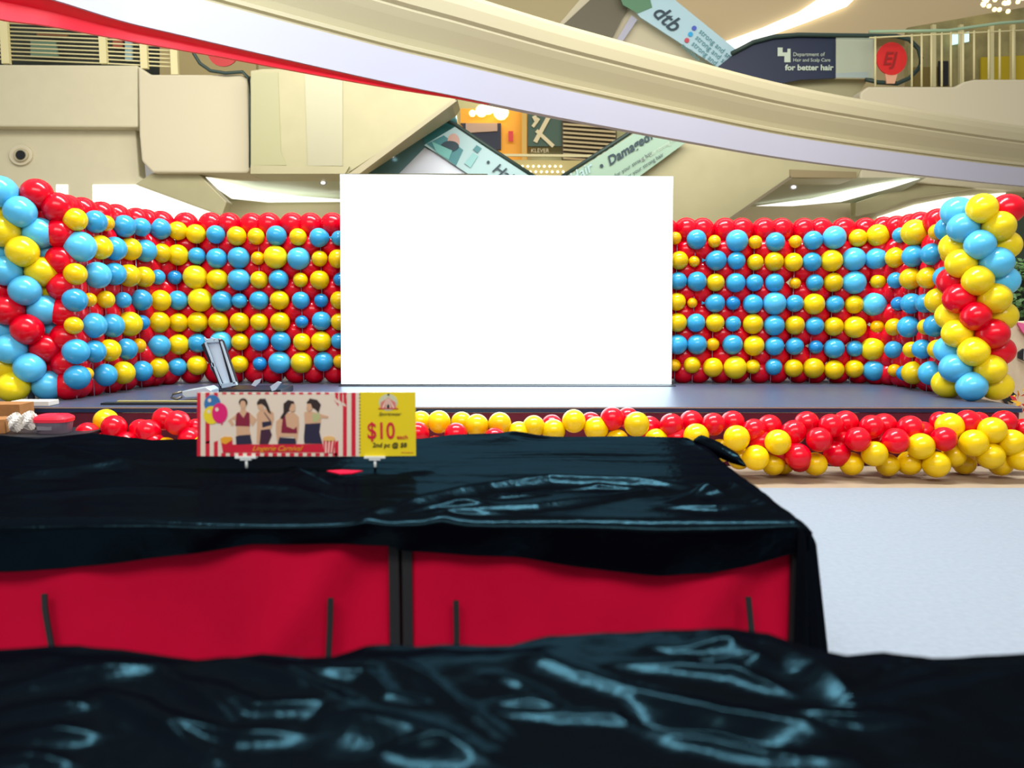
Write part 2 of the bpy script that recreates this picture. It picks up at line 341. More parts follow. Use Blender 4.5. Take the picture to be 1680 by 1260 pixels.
ad.slab([(1012, -20), (1062, -20), (1070, 12), (1046, 22), (1022, 8)], 28.77, .02, mat('leaf_print', (84, 130, 100), .6))
ca, sa = math.cos(math.radians(-40)), math.sin(math.radians(-40))
ad.text('dtb', M['ink'], atY(1068, 22, 28.75), (ca, 0, sa), (-sa, 0, ca), .75, .3, offs=.01)
for k, c in enumerate(((70, 90, 190), (40, 160, 220), (190, 70, 90))):
    x, y = 1139-6*k, 46+10*k
    ad.slab(ell(x, y, 4, 4, 10), 28.75, .02, mat('dot_print_%d' % k, c, .6))
    ad.text('strong and smooth', M['teald'], atY(x+7, y+7, 28.75), (ca, 0, sa), (-sa, 0, ca), .26, 0)
ad.text('available in store now', M['teald'], atY(1117, 76, 28.75), (ca, 0, sa), (-sa, 0, ca), .24, 0)
ad.build('advert_panel', E4)
nv = MB().slab([(1170, 116), (1200, 92), (1235, 72), (1270, 61), (1310, 58), (1371, 58), (1371, 128), (1310, 131), (1282, 137), (1230, 128)], 28.4, .1, M['navy'])
nv.slab([(1276, 78), (1284, 78), (1284, 86), (1292, 86), (1292, 80), (1297, 80), (1297, 102), (1287, 102), (1287, 92), (1276, 92)], 28.37, .02, M['sage'])
nv.text('Department of', M['sage'], atY(1301, 92, 28.37), (1, 0, 0), (0, 0, 1), .18); nv.text('Hair and Scalp Care', M['sage'], atY(1301, 101, 28.37), (1, 0, 0), (0, 0, 1), .16)
nv.text('for better hair', M['sage'], atY(1288, 115, 28.37), (1, 0, 0), (0, 0, 1), .26, offs=.008, squash=1.1); nv.build('navy_advert_panel', E4)
nv = MB().slab([(1371, 60), (1432, 62), (1432, 128), (1371, 126)], 28.45, .06, M['wall2']); nv.slab([(1371, 120), (1424, 118), (1424, 128), (1371, 127)], 28.4, .04, M['white']); nv.build('side_panel', E4)
loop = [(1200, 88), (1236, 69), (1270, 60), (1310, 57), (1380, 58), (1470, 59), (1492, 65), (1507, 80), (1511, 96), (1506, 114), (1492, 128), (1472, 137), (1440, 135), (1420, 130)]
MB().tube([atY(x, y, 28.3) for x, y in loop], .075, M['rubber']).build('handrail', E4)
t = empty('round_red_sign', atY(1467, 135, 28.2)); tag(t, 'round red sign on a short post beside the upper right escalator', 'sign')
rs = MB().slab(ell(1463, 96, 25, 27, 28), 28.15, .05, M['redsign']); rs.text('EJ', mat('dark_red_print', (150, 20, 22), .6), atY(1448, 106, 28.12), (1, 0, 0), (0, 0, 1), .6, .2, offs=.01)
rs.build('sign_disc', t); MB().slab([(1452, 120), (1473, 120), (1468, 137), (1455, 137)], 28.17, .06, mat('pink_post', (226, 170, 140), .6)).build('post', t)

# right upper balcony with railing and shops
struct('trim_5', MB().slab([(1411, 170), (1412, 152), (1424, 142), (1568, 142), (1582, 134), (1600, 130), (2100, 130), (2100, 300), (1411, 300)], 26.9, .9, M['wall2']), .06)
struct('trim_6', MB().slab([(1280, 134), (1330, 129), (1424, 130), (1411, 150), (1408, 172), (1280, 150)], 28.9, .5, M['soffit']))
t = empty('shop_front', atY(1600, 130, 33)); tag(t, 'upper right shop behind the railing with yellow display and cream posts', 'shop')
MB().slab([(1490, 45), (2100, -60), (2100, 150), (1490, 150)], 34, .3, mat('olive_shop_wall', (150, 142, 96), .7, noise=.25, nscale=1.5)).build('wall_panel', t)
MB().slab([(1500, 110), (1556, 110), (1556, 150), (1500, 150)], 33.8, .1, mat('brown_display', (120, 104, 50), .7)).build('brown_shelf', t); MB().slab([(1610, 94), (1700, 90), (1700, 140), (1610, 140)], 33.8, .1, M['yellow']).build('yellow_display', t); MB().slab([(1540, 100), (1556, 100), (1556, 140), (1540, 140)], 33.7, .05, M['blacktrim']).build('black_panel', t)
MB().slab([(1560, 56), (1590, 52), (1590, 68), (1560, 74)], 33.6, .05, mat('lit_cyan_sign', (200, 240, 240), .5, emit=(200, 240, 240), estr=.9)).build('lit_sign', t)
for x in (1530, 1575, 1625, 1660): MB().slab([(x, 40), (x+6, 40), (x+6, 142), (x, 142)], 33.4, .15, M['rail']).build('column', t)
t = empty('balcony_railing', atY(1560, 140, 27)); tag(t, 'glass and metal railing along the upper right balcony', 'railing')
for k, x in enumerate((1436, 1496, 1512, 1528, 1545, 1560, 1580, 1598, 1622, 1640, 1662)):
    a = atY(x, 142 if x < 1590 else 130, 27.2); b = atY(x, 60-(x-1436)*.06, 27.2); MB().tube([a, b], .035, M['rail']).build('post', t)
MB().tube([atY(1426, 52, 27.2), atY(1555, 50, 27.2), atY(1640, 38, 27.2), atY(1750, 30, 27.2)], .05, mat('green_glass_edge', (150, 180, 150), .3)).tube([atY(1426, 62, 27.2), atY(1750, 46, 27.2)], .025, M['rail']).build('top_rail', t)
MB().slab([(1372, 62), (1436, 62), (1436, 128), (1372, 128)], 28.2, .01, M['skyglass']).build('glass_panel', t)
# ceiling above, top right, with a long light cove
struct('trim_7', MB().slab([(1040, -60), (2100, -60), (2100, 20), (1440, 60), (1200, 100)], 36, .4, mat('warm_beige_ceiling', (220, 200, 160), .8)))
tag(MB().slab([(1185, 70), (1250, 46), (1310, 20), (1340, 0), (1370, -30), (1440, -40), (1390, 10), (1330, 34), (1270, 56), (1214, 84)], 35.8, .05, M['glow']).build('cove_light'), 'broad white light band curving across the ceiling at top right', 'ceiling light')
t = empty('string_lights', atY(1650, 8, 33)); tag(t, 'cluster of golden lights at the top right corner of the hall', 'lights')
for k in range(16): MB().ball(atY(1610+random.random()*70, -4+random.random()*24, 33), .09, M['warm'], 8).build('bulb', t)

# left upper balcony railing, dark shop behind
t = empty('balcony_railing', atY(150, 105, 24)); tag(t, 'cream railing with many horizontal bars along the upper left balcony', 'railing')
for x, y in ((6, 104), (167, 104), (234, 112), (284, 122)): MB().box(atY(x-3.5, y, 24.1), atY(x+3.5, 10, 24.1)+Vector((0, .12, 0)), M['rail']).build('post', t)
for k in range(12):
    y0 = 28+k*6.6; MB().tube([atY(-60, y0-6, 24.2), atY(165, y0+3, 24.2), atY(284, y0+9, 24.2)], .022, M['rail'], 6).build('bar', t)
t = empty('shop_front', atY(100, 100, 30)); tag(t, 'dim shop interior behind the upper left balcony railing', 'shop')
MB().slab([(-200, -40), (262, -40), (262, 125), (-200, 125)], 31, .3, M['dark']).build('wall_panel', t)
for pts, mt in (([(50, 66), (90, 66), (95, 92), (50, 92)], mat('grey_green_box', (110, 140, 118), .7)), ([(185, 62), (200, 62), (200, 78), (185, 78)], mat('dull_red_box', (170, 90, 70), .7)), ([(205, 60), (216, 60), (216, 100), (205, 100)], M['teal']), ([(60, 52), (110, 56), (110, 60), (60, 58)], mat('brown_box', (130, 90, 60), .7))):
    MB().slab(pts, 30.5, .1, mt).build('display', t)
MB().slab([(262, 60), (420, 60), (420, 125), (262, 125)], 30, .3, mat('tan_wall', (178, 162, 116), .8)).build('side_wall', t)
E5 = empty('escalator_newel', atY(370, 118, 23.9)); tag(E5, 'looped dark handrail end at the top of the left escalator', 'escalator handrail')
MB().tube([atY(x, y, 23.7) for x, y in ((312, 70), (318, 88), (328, 104), (345, 116), (370, 120), (398, 118), (408, 128), (411, 160), (411, 275))], .05, M['rubber']).build('handrail', E5)
tag(MB().slab(ell(366, 86, 25, 23, 24), 23.75, .05, mat('muted_red_sign', (176, 34, 40), .5)).build('round_red_sign'), 'round red sign half hidden under the red strip at upper left', 'sign')
t = empty('security_camera', atY(33, 254, 24.2)); tag(t, 'small round dome camera set in the left wall', 'camera')
c = atY(33, 254, 24.25)
MB().slab(ell(33, 254, 19, 17, 28), 24.2, .1, M['wall2']).build('mount_plate', t, .02); MB().slab(ell(33, 254, 12, 11, 24), 24.12, .1, M['fascia']).build('housing', t, .02); MB().slab(ell(33, 254, 7.5, 7.5, 20), 24.08, .06, M['blacktrim']).build('lens', t)

# restaurant level seen between the escalators
t = empty('restaurant', atY(880, 285, 33)); tag(t, 'upper floor restaurant seen between escalators with orange lamps and green sign', 'restaurant')
MB().slab([(740, 150), (1130, 150), (1130, 330), (740, 330)], 34, .3, mat('pale_green_wall', (200, 200, 150), .8)).build('rear_wall', t)
MB().slab([(755, 178), (865, 178), (865, 300), (755, 300)], 33.6, .3, M['orange']).build('counter_wall', t)
MB().slab([(755, 202), (822, 202), (822, 245), (790, 245)], 33.4, .3, mat('navy_counter', (30, 38, 62), .6)).slab([(764, 202), (816, 202), (816, 215), (764, 218)], 33.3, .1, mat('pinkish_counter', (190, 160, 140), .6)).build('counter', t)
MB().slab([(834, 215), (842, 215), (842, 232), (834, 232)], 33.3, .05, M['redsign']).build('red_lettering', t)
MB().slab([(848, 268), (820, 262), (830, 275), (850, 280)], 33.3, .05, mat('coral_mat', (220, 140, 110), .6)).build('table_mat', t)
for x, y, r in ((775, 186, .14), (790, 182, .25), (800, 176, .3), (822, 184, .32), (812, 178, .2)): MB().ball(atY(x, y, 33.2), r, M['warm'], 12).build('lamp', t)
sg = MB().slab([(866, 176), (922, 176), (922, 240), (866, 240)], 33.0, .15, M['dgreen'])
for a, b, wd in (((900, 192), (878, 233), 3.5), ((880, 214), (908, 240), 3.0), ((876, 190), (880, 198), 3.5), ((884, 194), (874, 208), 2.6)):
    dx, dy = b[0]-a[0], b[1]-a[1]; L = math.hypot(dx, dy); ox, oy = -dy/L*wd, dx/L*wd
    sg.slab([(a[0]+ox, a[1]+oy), (b[0]+ox, b[1]+oy), (b[0]-ox, b[1]-oy), (a[0]-ox, a[1]-oy)], 32.93-wd*.012+(a[0]-890)*.0008, .03, M['bone'])
sg.text('KLEVER', M['bone'], atY(871, 250, 32.9), (1, 0, 0), (0, 0, 1), .22); sg.build('green_sign', t)
MB().slab([(856, 176), (864, 176), (864, 285), (856, 285)], 32.9, .2, mat('golden_post', (214, 176, 90), .6)).build('post', t)
MB().slab([(922, 176), (1012, 200), (1012, 290), (922, 290)], 32.8, .2, mat('brown_louvre_back', (92, 84, 66), .7)).build('louvre_backing', t)
for k in range(12): MB().slab([(924, 188+k*7.0), (1010, 194+k*7.0), (1010, 197+k*7.0), (924, 191+k*7.0)], 32.6, .1, mat('tan_louvre', (196, 178, 136), .6)).build('louvre', t)
MB().slab([(800, 252), (1010, 254), (1010, 258), (800, 256)], 32, .1, M['rail']).build('rail', t)
MB().slab([(820, 262), (1010, 264), (1010, 300), (820, 300)], 31.9, .1, mat('ochre_parapet', (190, 176, 120), .7)).build('parapet', t)
for k in range(18): MB().ball(atY(848+9*(k % 9)+4*(k//9), 273+9*(k//9), 31.8), .055, mat('tiny_lamp', (255, 250, 220), .5, emit=(255, 246, 214), estr=1.3), 8).build('tiny_lamp', t)

# right edge: greenery and cream party board beside the stage
t = empty('party_board', atY(1690, 690, 8.2)); tag(t, 'cream board with dark bird shapes behind the right balloon column', 'board')
bx = MB().slab([(1606, 566), (1640, 535), (1660, 528), (1900, 520), (1900, 760), (1600, 760)], 8.6, .12, M['board']); bx.build('board', t, .01)
for pts in ([(1672, 578), (1680, 572), (1679, 590), (1690, 596), (1672, 588)], [(1644, 630), (1652, 626), (1658, 640), (1668, 648), (1662, 662), (1652, 656), (1656, 668), (1646, 655)], [(1700, 600), (1720, 590), (1715, 620)]):
    MB().slab(pts, 8.55, .03, M['blacktrim']).build('dark_motif', t)
MB().slab([(1668, 528), (1690, 534), (1690, 555), (1678, 545)], 8.55, .03, mat('pink_motif', (214, 90, 140), .6)).build('pink_motif', t)
rnd = random.Random(3); hb = MB()
for k in range(520):
    p = atY(1656+rnd.random()*90, 425+rnd.random()*95, 9.4+rnd.random()*.5); s_ = .035+rnd.random()*.03; a = Vector((rnd.uniform(-1, 1), rnd.uniform(-1, 1), rnd.uniform(-1, 1))).normalized(); b = a.orthogonal().normalized()
    hb.raw([p-a*s_, p+b*s_*.5, p+a*s_, p-b*s_*.5], [(0, 1, 2, 3)], M['hedge'])
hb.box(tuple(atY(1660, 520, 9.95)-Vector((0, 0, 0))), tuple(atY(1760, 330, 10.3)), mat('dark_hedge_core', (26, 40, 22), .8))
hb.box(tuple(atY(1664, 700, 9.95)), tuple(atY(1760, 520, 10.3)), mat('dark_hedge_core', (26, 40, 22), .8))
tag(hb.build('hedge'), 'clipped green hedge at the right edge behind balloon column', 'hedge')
fl = MB()
for k in range(60):
    p = atY(1656+rnd.random()*60, 640+rnd.random()*40, 7.6+rnd.random()*.4); a = Vector((rnd.uniform(-1, 1), rnd.uniform(-.6, .6), rnd.uniform(-.4, 1))).normalized(); b = a.orthogonal().normalized(); s_ = .05
    fl.raw([p, p+a*s_+b*s_*.4, p+a*s_*2, p+a*s_-b*s_*.4], [(0, 1, 2, 3)], mat('red_petal', (205, 30, 40), .6) if k % 2 else mat('yellow_petal', (230, 180, 40), .6))
tag(fl.build('artificial_flowers'), 'red and yellow artificial flowers at the right end of the stage', 'flowers', kind='stuff')

# ------------------------------------------------------------------ LED screen
LED = empty('led_screen', (-.05, 8.66, STZ)); tag(LED, 'large blank glowing white video screen standing in the middle of stage', 'screen')
YL, YR = 8.58, 8.68
cs = [atY(558, 286, YL), atY(1104, 289.5, YR), atY(1101.5, 630, YR), atY(560, 630, YL)]
back = [p+Vector((0, .05, 0)) for p in cs]
MB().raw(cs, [(0, 1, 2, 3)], M['screenglow']).build('display_surface', LED, recalc=False)
fr = MB().raw([p+Vector((0, .005, 0)) for p in cs]+back, [(7, 6, 5, 4), (0, 1, 5, 4), (1, 2, 6, 5), (2, 3, 7, 6), (3, 0, 4, 7), (0, 1, 2, 3)], M['blacktrim']); fr.build('cabinet', LED)
MB().box((cs[3].x-.02, YL-.05, STZ), (cs[2].x+.02, YR+.06, cs[2].z-.004), M['blacktrim']).build('base', LED)

# ------------------------------------------------------------------ balloons
def balloon_mesh():
    seg, R = 28, 18; vs = []; fs = []
    for i in range(R+1):
        a = math.pi*i/R; z = math.cos(a); r = math.sin(a)
        if z < 0: q = -z; r *= 1-.10*q*q; z = -(q+.10*q**3)
        for k in range(seg):
            b = 2*math.pi*k/seg; vs.append((r*math.cos(b), r*math.sin(b), z))
    for i in range(R):
        for k in range(seg): fs.append((i*seg+k, (i+1)*seg+k, (i+1)*seg+(k+1) % seg, i*seg+(k+1) % seg))
    me = bpy.data.meshes.new('balloon'); me.from_pydata(vs, [], fs); me.materials.append(M_BAL)
    me.polygons.foreach_set('use_smooth', [True]*len(fs))
    bm = bmesh.new(); bm.from_mesh(me); bmesh.ops.remove_doubles(bm, verts=bm.verts, dist=1e-5); bmesh.ops.recalc_face_normals(bm, faces=bm.faces); bm.to_mesh(me); bm.free(); return me
BM_ = balloon_mesh()
def knot_mesh():
    vs = []; fs = []; prof = [(.05, -1.05), (.10, -1.14), (.07, -1.18), (.16, -1.30), (.22, -1.42), (.18, -1.43), (.02, -1.32)]; sg_ = 10
    for r, z in prof: vs += [(r*math.cos(2*math.pi*k/sg_), r*math.sin(2*math.pi*k/sg_), z) for k in range(sg_)]
    for i in range(len(prof)-1):
        for k in range(sg_): fs.append((i*sg_+k, (i+1)*sg_+k, (i+1)*sg_+(k+1) % sg_, i*sg_+(k+1) % sg_))
    me = bpy.data.meshes.new('knot'); me.from_pydata(vs, [], fs); me.materials.append(M_BAL); me.polygons.foreach_set('use_smooth', [True]*len(fs)); return me
KN = knot_mesh()
COL = {'B': (60, 165, 215), 'Y': (240, 200, 8), 'R': (226, 0, 32), 'b': (38, 140, 205), 'y': (244, 184, 0)}
NAME = {'B': 'blue', 'Y': 'yellow', 'R': 'red'}
brnd = random.Random(11)
SPECS = []
def balloon(loc, r, c, axis, label, group, knot=False, asp=1.04, prio=1):
    SPECS.append((prio*r/Vector(loc).length, (Vector(loc), r, c, Vector(axis), label, group, knot, asp)))
def make_balloon(loc, r, c, axis, label, group, knot, asp):
    o = bpy.data.objects.new('balloon', BM_); C.objects.link(o); o.location = loc; o.scale = (r, r, r*asp)
    o.rotation_mode = 'QUATERNION'; o.rotation_quaternion = Vector(axis).to_track_quat('Z', 'Y')
    base_ = COL[c]
    if c != 'R' and r < .095:                       # under-inflated latex is deeper in colour
        t = min(1, (.095-r)/.03); d = COL[c.lower()]; base_ = tuple(a*(1-t)+b*t for a, b in zip(base_, d))
    if c != 'R' and r > .112:                       # fully blown latex is paler; stronger light on the columns is tinted in too
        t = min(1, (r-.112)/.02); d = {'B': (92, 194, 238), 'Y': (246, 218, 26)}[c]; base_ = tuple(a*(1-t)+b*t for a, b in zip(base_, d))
    j = brnd.uniform(.94, 1.05); o.color = (*srgb(tuple(min(255, v*j) for v in base_)), 1)
    tag(o, label, 'balloon', group)
    if knot:
        k = bpy.data.objects.new('knot', KN); C.objects.link(k); k.parent = o; k.color = o.color
    return o

def P3(s, ox, oy): return ox, oy, s
Z1 = (0, 280, 5.25); Z2 = (0, 480, 5.25); Z3 = (240, 320, 4.941); Z4 = (240, 440, 4.941)
Z5 = (1090, 340, 5.419); Z6 = (1090, 460, 5.419); Z7 = (1380, 310, 5.6); Z8 = (1380, 480, 5.6)
def rows(spec):
    out = []
    for row in spec:
        L = []
        for z, items in row:
            for c, X, Y, r in items: L.append((c, z[0]+X/z[2], z[1]+Y/z[2], r/z[2]))
        out.append(L)
    return out
LEFT = rows([
 [(Z1, [('Y',650,422,98),('B',820,440,98),('Y',915,452,68),('B',1070,478,96),('B',1215,487,80)]), (Z3, [('B',110,275,86),('Y',255,290,76),('Y',402,315,78),('B',562,320,75),('Y',733,332,78),('Y',890,335,68),('B',1055,330,82),('Y',1230,340,70),('B',1400,345,78),('B',1562,350,62)])],
 [(Z1, [('B',690,655,132),('Y',860,660,105),('B',985,672,103),('Y',1118,675,98),('B',1250,690,97)]), (Z3, [('Y',120,470,80),('Y',255,485,86),('B',410,493,70),('B',572,512,82),('B',750,508,88),('Y',905,512,55),('Y',1048,503,95),('B',1235,515,92),('Y',1405,515,65),('Y',1555,517,78)])],
 [(Z1, [('Y',650,890,95),('B',838,900,115),('B',985,890,98),('Y',1110,903,98),('Y',1240,915,90)]), (Z3, [('B',90,665,62),('B',230,667,58),('Y',398,665,98),('Y',577,683,85),('B',752,685,90),('Y',915,687,72),('B',1073,685,80),('Y',1250,688,60),('Y',1405,688,78),('B',1572,685,56)])],
 [(Z1, [('B',645,1115,102),('Y',770,1112,60),('Y',910,1110,76),('B',1060,1115,70),('B',1215,1115,92)]), (Z3, [('Y',110,855,88),('B',255,853,80),('Y',437,850,97),('B',615,860,85),('B',755,857,62),('B',915,853,77),('Y',1080,852,78),('B',1252,853,72),('B',1417,855,57),('Y',1565,852,74)])],
 [(Z2, [('Y',635,283,77),('B',805,283,110),('B',965,285,103),('Y',1115,270,107),('B',1222,258,66)]), (Z3, [('Y',100,1030,88),('Y',260,1033,78),('Y',417,1030,82),('Y',585,1030,80),('Y',757,1028,78),('Y',915,1028,72),('Y',1085,1027,80),('B',1260,1027,53),('B',1420,1020,78),('Y',1565,1027,70)])],
 [(Z2, [('B',655,508,110),('B',810,508,98),('Y',940,497,97),('B',1085,487,94),('Y',1192,458,64)]), (Z4, [('B',100,628,92),('Y',260,617,85),('B',417,607,78),('B',605,600,90),('Y',760,597,70),('B',918,595,77),('B',1090,592,80),('Y',1262,597,72),('Y',1418,592,82),('B',1562,590,66)])],
 [(Z2, [('B',665,730,106),('Y',748,700,56),('B',905,710,99),('Y',1060,690,100),('B',1220,675,90)]), (Z4, [('Y',95,805,82),('B',252,800,75),('Y',412,787,80),('B',590,790,70),('Y',755,777,72),('B',920,773,57),('B',1080,765,90),('Y',1258,765,87),('B',1437,757,80),('Y',1572,755,58)])],
])
RIGHT = rows([
 [(Z5, [('Y',95,275,57),('B',285,287,88),('Y',445,303,57),('B',645,298,98),('Y',808,310,60),('B',985,308,85),('Y',1165,305,57),('B',1320,295,85),('B',1510,270,103)]), (Z7, [('Y',155,450,82),('Y',340,425,103),('B',545,425,72),('Y',675,400,120),('Y',880,395,75),('B',975,370,110)])],
 [(Z5, [('Y',130,472,82),('Y',265,482,50),('B',462,473,90),('B',640,475,80),('Y',808,488,73),('Y',975,482,85),('Y',1145,488,83),('B',1310,485,85),('Y',1485,475,98)]), (Z7, [('B',115,645,108),('B',325,642,102),('Y',505,630,97),('B',665,617,102),('B',835,600,102),('Y',1000,600,82)])],
 [(Z5, [('B',120,655,80),('B',288,660,88),('Y',455,668,80),('B',632,670,87),('B',800,670,77),('B',978,670,83),('Y',1163,675,50),('B',1335,670,76),('Y',1502,668,85)]), (Z7, [('B',120,860,106),('Y',340,850,70),('B',505,840,78),('Y',640,825,100),('Y',800,817,100),('B',950,812,100)])],
 [(Z5, [('Y',110,840,80),('Y',248,850,45),('B',452,852,85),('B',610,852,63),('B',785,860,88),('B',978,855,103),('B',1158,855,78),('Y',1330,860,95),('B',1515,862,80)]), (Z7, [('Y',120,1062,85),('B',305,1060,110),('B',525,1055,65),('B',645,1052,95),('B',775,1050,90),('Y',890,1028,118)])],
 [(Z5, [('Y',115,1025,85),('B',280,1027,83),('Y',450,1027,83),('B',610,1035,70),('Y',787,1038,90),('B',975,1050,92),('Y',1160,1048,86),('B',1335,1055,82),('Y',1505,1060,85)]), (Z8, [('Y',125,317,102),('Y',333,315,63),('Y',490,317,83),('B',620,315,100),('Y',780,315,75),('B',865,305,104)])],
 [(Z6, [('B',115,570,90),('B',288,570,90),('Y',430,568,58),('B',605,570,90),('Y',795,580,92),('B',977,583,85),('B',1157,585,80),('B',1345,592,62),('B',1508,605,90)]), (Z8, [('B',125,515,75),('Y',290,518,108),('B',483,525,83),('Y',645,525,75),('B',745,520,91),('Y',890,520,92)])],
 [(Z6, [('Y',90,755,55),('Y',245,752,75),('Y',430,773,88),('Y',628,775,103),('Y',785,767,65),('B',970,768,75),('Y',1147,780,82),('Y',1325,780,92),('Y',1508,795,87)]), (Z8, [('Y',120,700,85),('B',300,715,98),('Y',490,715,60),('B',580,740,70),('Y',665,738,106),('B',825,740,112)])],
])
# plan outlines of the two walls: from the screen outwards, round the corner, then towards the audience
PATHL = [(-1.70, 8.97), (-3.55, 8.97), (-3.86, 8.86), (-3.99, 8.55), (-4.16, 7.50)]
PATHR = [(1.55, 8.97), (3.95, 8.97), (4.20, 8.84), (4.28, 8.50), (4.34, 7.50)]
def plan_hit(path, px, py, off):
    d = ray(px, py); best = None
    pts = [Vector((x, y, 0)) for x, y in path]
    for i in range(len(pts)-1):
        a, b = pts[i].copy(), pts[i+1].copy(); t = (b-a).normalized(); nn = Vector((-t.y, t.x, 0))
        if nn.dot(Vector((0, 5, 0))-a) < 0: nn = -nn
        a += nn*off; b += nn*off; a2 = a-t*(.12 if i else .5); b2 = b+t*(.12 if i < len(pts)-2 else 1.0)
        # solve k*(dx,dy)=a2+s*(b2-a2)
        ex, ey = (b2-a2).x, (b2-a2).y; den = d.x*(-ey)+d.y*ex
        if abs(den) < 1e-6: continue
        k = (a2.x*(-ey)+a2.y*ex)/den
        s_ = ((k*d.x-a2.x)*ex+(k*d.y-a2.y)*ey)/(ex*ex+ey*ey)
        if -0.001 <= s_ <= 1.001 and (best is None or k < best[0]): best = (k, Vector((d.x*k, d.y*k, CAMZ+d.z*k)), nn, t)
    return best
def along(path, u):
    for i in range(len(path)-1):
        a, b = Vector(path[i]), Vector(path[i+1]); L = (b-a).length
        if u <= L or i == len(path)-2:
            t = (b-a)/L; nn = Vector((-t.y, t.x))
            if nn.dot(Vector((0, 5))-a) < 0: nn = -nn
            return a+t*u, Vector((nn.x, nn.y, 0)), Vector((t.x, t.y, 0))
        u -= L
RZ = [STZ+.118+.2287*k for k in range(8)]
TIPS = {('left', 1, 10), ('left', 3, 12), ('left', 4, 12), ('left', 0, 13), ('right', 1, 2), ('right', 3, 2), ('right', 4, 3), ('right', 2, 9), ('right', 3, 10), ('right', 0, 0), ('right', 3, 1)}
for side, data, path, ncol in (('left', LEFT, PATHL, 17), ('right', RIGHT, PATHR, 17)):
    HP = [[] for _ in range(7)]
    for ri, L in enumerate(data):
        seq = L[::-1] if side == 'left' else L
        for ci, (c, px, py, rp) in enumerate(seq):
            h = plan_hit(path, px, py, .175)
            if not h: print('MISS', side, ri, ci, px); continue
            k, p, nn, t = h; HP[ri].append((p.copy(), nn.copy())); D = (p-Vector((0, 0, CAMZ))).dot(Vector((0, math.cos(TH), -math.sin(TH)))); r = rp*D/F
            sz = 'small ' if r < .075 else ('large ' if r > .125 else '')
            tip = (side, ri, ci if side == 'right' else len(seq)-1-ci) in TIPS
            ax = t if tip else (nn+Vector((0, 0, brnd.uniform(-.4, .4)))).normalized()
            balloon(p, r, c, ax, '%s%s balloon, %s from the screen in %s row of the %s balloon wall' % (sz, NAME[c], o_(ci), o_(ri), side), 'blue and yellow balloons on the %s wall' % side, tip, 1.0, 1.0)
    ncol = len(HP[0]); cols = [sum((HP[r_][k][0] for r_ in range(7)), Vector())/7 for k in range(ncol)]; nrms = [HP[3][k][1] for k in range(ncol)]
    rz = [sum(HP[r_][k][0].z for k in range(ncol))/ncol for r_ in range(7)]
    zs = [rz[0]+.114]+[(rz[k]+rz[k+1])/2 for k in range(6)]+[max(STZ+.128, rz[6]-.114)]
    mids = [cols[0]*1.5-cols[1]*.5]+[(cols[k]+cols[k+1])/2 for k in range(ncol-1)]+[cols[-1]*1.5-cols[-2]*.5]
    if side == 'left': mids[-1] = mids[-2]+(mids[-2]-mids[-3])
    nr2 = [nrms[0]]+[((nrms[k]+nrms[k+1])/2).normalized() for k in range(ncol-1)]+[nrms[-1]]
    mids[-1] = mids[-2]+(mids[-1]-mids[-2]).normalized()*.09
    fm, fn = [], []
    for q, nn in zip(mids, nr2):
        if fm and ((q-nn*.145)-(fm[-1]-fn[-1]*.145)).to_2d().length > .30: fm.append((q+fm[-1])/2); fn.append((nn+fn[-1]).normalized())
        fm.append(q); fn.append(nn)
    mids, nr2 = fm, fn
    for ci, (q, nn) in enumerate(zip(mids, nr2)):
        t = Vector((-nn.y, nn.x, 0))
        for ri in range(8):
            p = Vector((q.x, q.y, zs[ri]))-nn*.145+t*(.014 if ci % 2 else -.014)
            balloon(p, .137+brnd.uniform(-.003, .003), 'R', (nn+t*(.3 if ci % 2 else -.3)+Vector((0, 0, .25))).normalized(),
                    'red backing balloon, %s from the screen in %s row of the %s balloon wall' % (o_(ci), o_(ri), side), 'red balloons backing the %s wall' % side, False, 1.0, .1)
    fr = empty('balloon_rod_frame', (path[1][0], path[1][1], STZ)); tag(fr, 'thin white rods holding the %s balloon wall together' % side, 'frame')
    for k in range(ncol):
        a = Vector((cols[k].x, cols[k].y, STZ))-nrms[k]*.048
        MB().tube([a, a+Vector((0, 0, zs[0]-STZ-.1))], .0035, M['white'], 6).build('rod', fr)
    MB().tube([Vector((q.x, q.y, STZ+.012))-nn*.165 for q, nn in zip(mids, nr2)], .012, M['white'], 6).build('foot_rail', fr)

# spiral balloon columns at both ends of the stage
ANG = {'F': 0, 'FR': 45, 'R': 90, 'BR': 135, 'B': 180, 'BL': 225, 'L': 270, 'FL': 315}
FACE = {'F': 'facing the front', 'FR': 'at the front right', 'R': 'on the right side', 'BR': 'at the back right', 'B': 'at the back', 'BL': 'at the back left', 'L': 'on the left side', 'FL': 'at the front left'}
COLL = ['FL:B FR:R BR:B BL:Y', 'F:B R:R L:Y', 'FR:B FL:Y BR:R', 'F:Y R:B L:B', 'FR:Y FL:B BR:B', 'F:B R:Y L:R', 'FR:B FL:R BR:Y', 'F:R R:B L:B', 'FR:R FL:B BR:B', 'F:B R:R L:Y', 'FR:B FL:Y BR:R']
COLR = ['F:Y L:B R:R', 'FL:B FR:Y BR:R', 'F:B L:Y R:Y', 'FL:Y FR:B BR:Y', 'F:Y L:R R:B', 'FL:R FR:Y BR:B', 'F:R L:Y R:Y', 'FL:Y FR:R BR:Y', 'F:Y L:B R:R', 'FL:B FR:Y BR:R', 'F:B L:Y R:Y']
YS_L = [316, 354, 387, 419, 451, 483, 511, 542, 570, 603, 632]
YS_R = [346, 379, 410, 443, 471, 501, 531, 562, 591, 620, 647]
